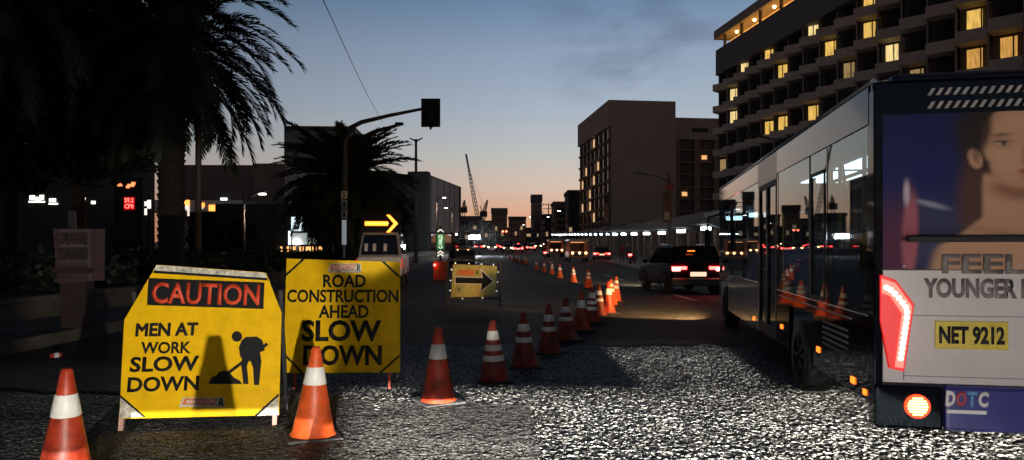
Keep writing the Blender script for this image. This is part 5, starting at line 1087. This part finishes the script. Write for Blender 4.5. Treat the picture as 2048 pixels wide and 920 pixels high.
# filling station
t = thing('filling_station', 'filling station canopy with orange lit fascia seen through the palm trunks', 'filling station', (-31, 62, 0.2), R(4))
T = t
b = MB(); b.box(-2, 7.2, 0, 8, 4.6, 5.6); b.build('canopy', WHITEP, t)
FO = emit('fascia_orange', (1, 0.3, 0.06), 2.6); FW = emit('fascia_white', (1, 0.85, 0.75), 0.9)
MT = t.matrix_basis
for x0, x1, y0, y1 in ((356, 379, 400, 411), (393, 409, 406, 414), (418, 440, 410, 422)): lrect(t, x0, y0, x1, y1, 'fascia', FO)
for x0, x1, y0, y1 in ((347, 379, 411, 419), (375, 379, 419, 432), (394, 406, 414, 418)): lrect(t, x0, y0, x1, y1, 'fascia_band', FW)
lrect(t, 347, 396, 351, 410, 'fascia_end', emit('fascia_red', (1, 0.12, 0.05), 1.5))
for px, py in ((358, 410), (354, 418)): p = on(MT, px, py); b = MB(); b.ball((p.x, -0.1, p.z), 0.16, 5, 0, (1.4, 1, 0.7)); b.build('canopy_lamp', LAMPW, t)
for x in (0.5, 5.5): b = MB(); b.box(x, x + 0.4, 3.5, 3.9, 0, 4.6); b.build('column', WHITEP, t)
t = thing('price_sign', 'red LED fuel price sign glowing beside the big palm trunk', 'sign', (-25.2, 46, 0.2), R(4))
b = MB(); b.box(-0.9, 0.9, 0, 0.25, 0, 6.0); b.build('pylon', BLACK, t); MT = t.matrix_basis
lrect(t, 248, 394, 270, 420, 'led_panel', emit('led_back', (0.5, 0.0, 0.0), 0.5))
LED = emit('led_red', (1, 0.1, 0.08), 4)
for s_, y0, y1 in (('59.2', 396, 405), ('CP0', 408, 417)):
    p = on(MT, 250, y1); q = on(MT, 268, y0); text(s_, (p.x, q.x, p.z, q.z), -0.07, LED, t, 0.02)
for px, py, w in ((240, 370, .14), (256, 374, .1), (262, 371, .2), (267, 367, .12)): p = on(MT, px, py); b = MB(); b.box(p.x - w, p.x + w, -0.06, 0, p.z - .08, p.z + .09); b.build('logo_light', emit('logo_orange_lit', (1, 0.22, 0.08), 2.2), t)
t = thing('lit_panel', 'small white lit panel beside the red price sign', 'sign', (-24.3, 47, 0.2), R(4))
b = MB(); b.box(-0.06, 0.06, 0, 0.1, 0, 5.4); b.build('post', DSTEEL, t)
for x0, y0, x1, y1 in ((276, 400, 285, 416), (286, 403, 296, 412), (295, 400, 302, 417), (289, 417, 294, 430)): lrect(t, x0, y0, x1, y1, 'panel', emit('panel_cream', (1, 0.93, 0.78), 1.3))
t = block('dark low shop with glowing white signs at the far left', (-45.2, 50, 0.2), 0, 15.6, 8, 8.6, BDARK)
for x0, y0, x1, y1 in ((60, 391, 70, 400), (72, 394, 82, 403), (58, 402, 90, 405), (80, 390, 88, 399), (99, 397, 112, 404), (98, 406, 116, 409), (165, 395, 171, 400), (183, 402, 191, 408)): lrect(t, x0, y0, x1, y1, 'sign_light', emit('sign_white', (1, 0.95, 0.8), 2.2))

# ------------------------------------------------------------------ far city
def far(label, x0, x1, ytop, Y, m, cols=0, fl=0, lits=(), cap=0, dpt=15):
    p = at(x0, ytop, Y); w = (x1 - x0) / FPX * Y; return block(label, (p.x, Y, gz(Y)), 0, w, dpt, p.z - gz(Y) - cap, m, cols, fl, lits, group='far city blocks', cap=cap)
FARM = mat('far_grey', (0.16, 0.14, 0.15), 0.9); FARB = mat('far_brown', (0.2, 0.14, 0.12), 0.9); FARD = mat('far_dark', (0.05, 0.045, 0.05), 0.9)
far('pale square tower block with darker bands just right of the cranes', 983, 1014, 416, 380, FARB, 5, 5, {(1, 2), (3, 1)}, 3)
far('tall slim dark tower rising above the road end', 1063, 1084, 389, 430, FARM, 4, 9, {(2, 1)}, 4)
far('low grey block between the pale tower and the slim tower', 1017, 1052, 433, 400, FARM, 6, 4, {(2, 1), (4, 2)}, 1)
far('stepped dark building left of the brown hotel', 1137, 1170, 380, 205, FARD, 4, 8, {(0, 2)}, 1)
far('dark brown terrace block beside the utility pole', 1108, 1140, 403, 230, FARB, 4, 6, {(1, 1), (3, 2)}, 1)
far('low dark terrace at the end of the right-hand row', 1084, 1112, 428, 260, FARD, 4, 4, {(1, 1)}, 1)
far('hazy grey block behind the floodlight', 913, 962, 432, 240, FARM, 6, 5, {(2, 1), (4, 3)}, 1)
far('low dark block under the leaning crane', 960, 985, 441, 300, FARD, 3, 4, {(1, 1)})
far('long dark low block closing the road at its far end', 930, 1100, 455, 460, FARD, 14, 3, {(3, 1), (7, 0), (10, 1)})
far('dark blocky building behind the twin-arm street lamp', 790, 850, 352, 150, FARD)

def crane(label, base, boom_tip, back, mast_h):
    t = thing('crane', label, 'crane', base); v = Vector(base)
    cm_ = mat('crane_dark', (0.1, 0.07, 0.06), 0.7)
    tip = Vector(boom_tip) - v; foot = Vector((0, 0, mast_h)); w = 0.7
    b = MB()
    if mast_h > 3:
        for x, y in ((-w, -w), (w, -w), (w, w), (-w, w)): b.obox((x, y, 0), (x, y, mast_h), 0.25, 0.25)
        for k in range(int(mast_h / 2)): b.obox((-w, -w, k * 2), (w, -w, k * 2 + 2), 0.15, 0.15); b.obox((-w, w, k * 2), (-w, -w, k * 2 + 2), 0.15, 0.15)
        b.build('mast', cm_, t); b = MB()
    dirv = (tip - foot); n = 22; side_ = dirv.cross(Vector((0, 1, 0))).normalized()
    pts = []
    for k in range(n + 1):
        f = k / n; wd = 0.9 * (0.35 + 0.65 * math.sin(math.pi * min(1, f * 1.0 + 0.12))) ; c = foot + dirv * f
        pts.append((c - side_ * wd, c + side_ * wd, c + Vector((0, wd * 1.4, 0))))
    for k in range(n):
        for j in range(3): b.obox(pts[k][j], pts[k + 1][j], 0.28, 0.28); b.obox(pts[k][j], pts[k + 1][(j + 1) % 3], 0.16, 0.16)
    b.build('boom', cm_, t)
    b = MB(); b.box(-2, 2, -2, 3, mast_h - 1.5, mast_h + 1.5); b.build('cab', cm_, t)
    b = MB(); bk = Vector(back) - v; b.obox(foot, bk, 0.5, 0.5); b.obox(bk, foot + dirv * 0.85, 0.1, 0.1); b.build('back_stay', cm_, t)
    return t
crane('tall crawler crane with a long lattice boom leaning left over the road end', gxy(963, 340), at(932, 308, 340), at(972, 425, 340), 2.5)
crane('small tower crane with a raised jib just left of the pale square tower', gxy(967, 390), at(975, 400, 390), at(960, 412, 390), at(0, 428, 390).z - gz(390))
crane('tiny tower crane on the skyline left of the tall crane', gxy(927, 400), at(929, 400, 400), at(934, 412, 400), at(0, 420, 400).z - gz(400))
t = thing('utility_pole', 'wooden utility pole with two crossarms on the right skyline', 'utility pole', gxy(1097, 180))
b = MB(); b.cyl((0, 0, 0), (0, 0, 11.5), 0.17, 0.12, 8); b.build('pole', mat('wood_dark', (0.06, 0.045, 0.035), 0.9), t)
for z in (11.0, 10.0): b = MB(); b.box(-1.5, 1.5, -0.08, 0.08, z, z + 0.16); b.build('crossarm', mat('wood_dark', (0.06, 0.045, 0.035), 0.9), t); 
b = MB()
for x in (-1.3, -0.7, 0.7, 1.3): b.cyl((x, 0, 11.16), (x, 0, 11.45), 0.07, n=6)
b.build('insulators', DSTEEL, t)
t = copy_tree(t, gxy(1078, 230), 0, 'farther utility pole by the slim dark tower')
def cable(label, pts, r):
    b = MB(); b.tube(pts, r, 6); return tag(b.build('overhead_cable', BLACK), label, 'cable', 'overhead cables')
cable('thin overhead cable falling across the sky from the top centre left', [at(632, -30, 24), at(665, 40, 29), at(700, 118, 37), at(735, 190, 48), at(765, 245, 62)], 0.018)
for k, (dx, dz) in enumerate(((-1.3, 11.45), (1.3, 11.45))):
    a = gxy(1097, 180) + Vector((dx, 0, dz)); c = gxy(1078, 230) + Vector((dx, 0, dz)); m_ = (a + c) / 2 - Vector((0, 0, 0.7))
    cable(('left' if k == 0 else 'right') + ' hand cable between the two utility poles', [a, (a + m_) / 2 - Vector((0, 0, .15)), m_, (c + m_) / 2 - Vector((0, 0, .15)), c], 0.03)

# ------------------------------------------------------------------ palms, trees, hedge
LEAF = mat('palm_green', (0.03, 0.044, 0.017), 0.55, var=0.4, scale=3); BARK = mat('palm_bark', (0.04, 0.03, 0.022), 0.9, var=0.5, scale=8, bump=0.6)
LEAF2 = mat('tree_green', (0.014, 0.021, 0.008), 0.6, var=0.4, scale=2)
def frond(b, o, az, el, Lf, droop, rnd, nl=46, wl=0.42, lw=0.03):
    # curved midrib with paired folded leaflets
    h = Vector((math.cos(az), math.sin(az), 0)); p = Vector(o); a = el; pts = [p.copy()]; n = 14; tw = rnd.uniform(-0.25, 0.25)
    for k in range(n):
        dv = h * math.cos(a) + Vector((0, 0, math.sin(a))); p = p + dv * Lf / n; a -= droop / n * (0.5 + 1.2 * k / n); pts.append(p.copy())
    b.tube(pts, [0.035 * (1 - 0.85 * k / n) for k in range(n + 1)], 4)
    lat = h.cross(Vector((0, 0, 1)))
    for i in range(nl):
        f = 0.1 + 0.9 * i / nl; q = f * n; k = min(int(q), n - 1); c = pts[k].lerp(pts[k + 1], q - k); dv = (pts[k + 1] - pts[k]).normalized(); up = lat.cross(dv)
        ln = wl * (0.35 + 0.65 * math.sin(math.pi * min(1, 0.15 + f * 0.8))) * rnd.uniform(0.8, 1.15)
        for s in (-1, 1):
            dr = (dv * 0.72 + lat * s * 0.62 + up * (0.25 + 0.2 * s * tw) + Vector((rnd.uniform(-.12, .12), rnd.uniform(-.12, .12), rnd.uniform(-.22, .06)))).normalized()
            e1 = c + dr * ln * 0.5; e2 = c + dr * ln - Vector((0, 0, ln * 0.12)); wv = dv * lw
            b.add([c - wv * 0.6, c + wv * 0.6, e1 + wv, e1 - wv, e2], [(0, 1, 2, 3), (3, 2, 4)])
def palm(label, loc, h, r, nf, Lf, seed, wl=0.42, low=-0.7, nl=46, lw=0.03, top=1.35, dr=(0.9, 1.5), spread=0.5):
    rnd = random.Random(seed); t = thing('palm_tree', label, 'palm tree', loc, group='date palms in the kerb bed')
    b = MB(); pr = [(r * 1.25, 0), (r * 1.05, 0.25)]
    z = 0.3
    while z < h: pr += [(r * rnd.uniform(0.9, 0.97), z), (r * rnd.uniform(1.02, 1.12), z + 0.13), (r * 0.93, z + 0.16)]; z += 0.19
    pr += [(r * 0.8, h), (r * 0.3, h + 0.25)]
    b.lathe(pr, 16); b.build('trunk', BARK, t)
    b = MB()
    for k in range(nf):
        u = k / (nf - 1); el = top - (top - low) * u ** 0.85 + rnd.uniform(-.12, .12); az = k * 2.39996 + rnd.uniform(-.2, .2)
        frond(b, (math.cos(az) * r * 0.6, math.sin(az) * r * 0.6, h + 0.15 - spread * u), az, el, Lf * rnd.uniform(0.85, 1.1), rnd.uniform(*dr), rnd, nl, wl, lw)
    b.build('crown', LEAF, t, fix=False); return t
palm('tall date palm with arching fronds hanging over the caution board', (-9.55, 19.6, 0.5), 9.3, 0.34, 60, 3.7, 3, 0.62, -0.75, 70, 0.034, 0.8, (0.6, 1.0), 3.4)
palm('bushy date palm with a full round crown behind the square board', (gxy(690, 37.7).x - 0.2, 38.5, 0.5), 5.0, 0.34, 220, 3.8, 5, 0.7, -1.15, 46, 0.07, 1.05, (0.5, 1.0))
palm('dark date palm at the far left behind the notice board', (-12.0, 15.2, 0.5), 6.8, 0.36, 80, 3.6, 9, 0.55, -0.85, 52, 0.04)
palm('dark date palm at the left edge of the picture between the others', (-11.6, 24.0, 0.5), 8.0, 0.36, 90, 3.8, 12, 0.55, -0.9, 50, 0.045)
palm('low date palm between the bushy palm and the box building', (-11.5, 50.0, 0.5), 3.6, 0.3, 70, 3.4, 17, 0.55, -1.2, 36, 0.06)
def tree(label, loc, h, rad, n, seed, zlo=0.3):
    rnd = random.Random(seed); t = thing('tree', label, 'tree', loc, group='leafy trees behind the palms')
    b = MB(); b.tube([(0, 0, 0), (0.1, 0, h * 0.25), (0, 0.1, h * 0.5), (0.1, 0, h * 0.75)], [0.28, 0.22, 0.16, 0.07], 8)
    cl = []
    for k in range(16):
        az = rnd.uniform(0, 6.28); z = h * rnd.uniform(zlo, 0.92); rr = rad * rnd.uniform(0.35, 0.85) * (1 - 0.4 * abs(z / h - 0.6)); c = Vector((rr * math.cos(az), rr * math.sin(az), z))
        b.tube([(0, 0, z * 0.6), c * 0.5 + Vector((0, 0, z * 0.35)), c], [0.09, 0.06, 0.02], 5); cl.append((c, rad * rnd.uniform(0.3, 0.5)))
    b.build('trunk', BARK, t); b = MB()
    for k in range(n):
        c, r = cl[rnd.randrange(len(cl))]; v = Vector((rnd.gauss(0, 1), rnd.gauss(0, 1), rnd.gauss(0, 1))).normalized() * r * rnd.uniform(0.35, 1.05) ** 0.6; p = c + v
        a = Vector((rnd.uniform(-1, 1), rnd.uniform(-1, 1), rnd.uniform(-1, 1))).normalized(); w = a.cross(Vector((rnd.uniform(-1, 1), rnd.uniform(-1, 1), 1))).normalized(); l = rnd.uniform(0.12, 0.24)
        b.add([p - a * l, p + w * l * 0.45, p + a * l, p - w * l * 0.45], [(0, 1, 2, 3)])
    b.build('crown', LEAF2, t, fix=False); return t
tree('dense dark leafy tree filling the upper left corner', (-15.5, 21.5, 0), 11.5, 4.4, 26000, 21, 0.47)
tree('dense dark leafy tree behind the notice board at the left edge', (-13.6, 16.0, 0), 9.0, 3.4, 20000, 22, 0.4)
tree('dark leafy tree between the tall palm and the left corner tree', (-18.0, 29.0, 0), 11.0, 4.0, 20000, 23, 0.56)
tree('small dark street tree left of the box building', (-12.5, 72.0, 0.3), 7.5, 3.0, 6000, 24, 0.25)
tree('rounded dark tree on the near side of the brown emblem building', (-24.0, 57.0, 0), 4.2, 2.6, 6000, 25, 0.2)
rnd = random.Random(4); b = MB()
for k in range(15000):
    y = 4 + 56 * rnd.random() ** 1.6; x = rnd.uniform(-12.4, -9.35); z = 0.5 + (0.7 + 0.2 * math.sin(y * 0.9) + 0.15 * math.sin(y * 2.3 + x)) * rnd.random() ** 0.6
    p = Vector((x, y, z)); a = Vector((rnd.uniform(-1, 1), rnd.uniform(-1, 1), rnd.uniform(-.6, 1))).normalized(); w = a.cross(Vector((rnd.uniform(-1, 1), 1, rnd.uniform(-1, 1)))).normalized(); l = rnd.uniform(0.06, 0.13)
    b.add([p - a * l, p + w * l * 0.5, p + a * l, p - w * l * 0.5], [(0, 1, 2, 3)])
hd = b.build('hedge', LEAF2, fix=False); tag(hd, 'dark clipped hedge growing in the planter along the left kerb', 'hedge')
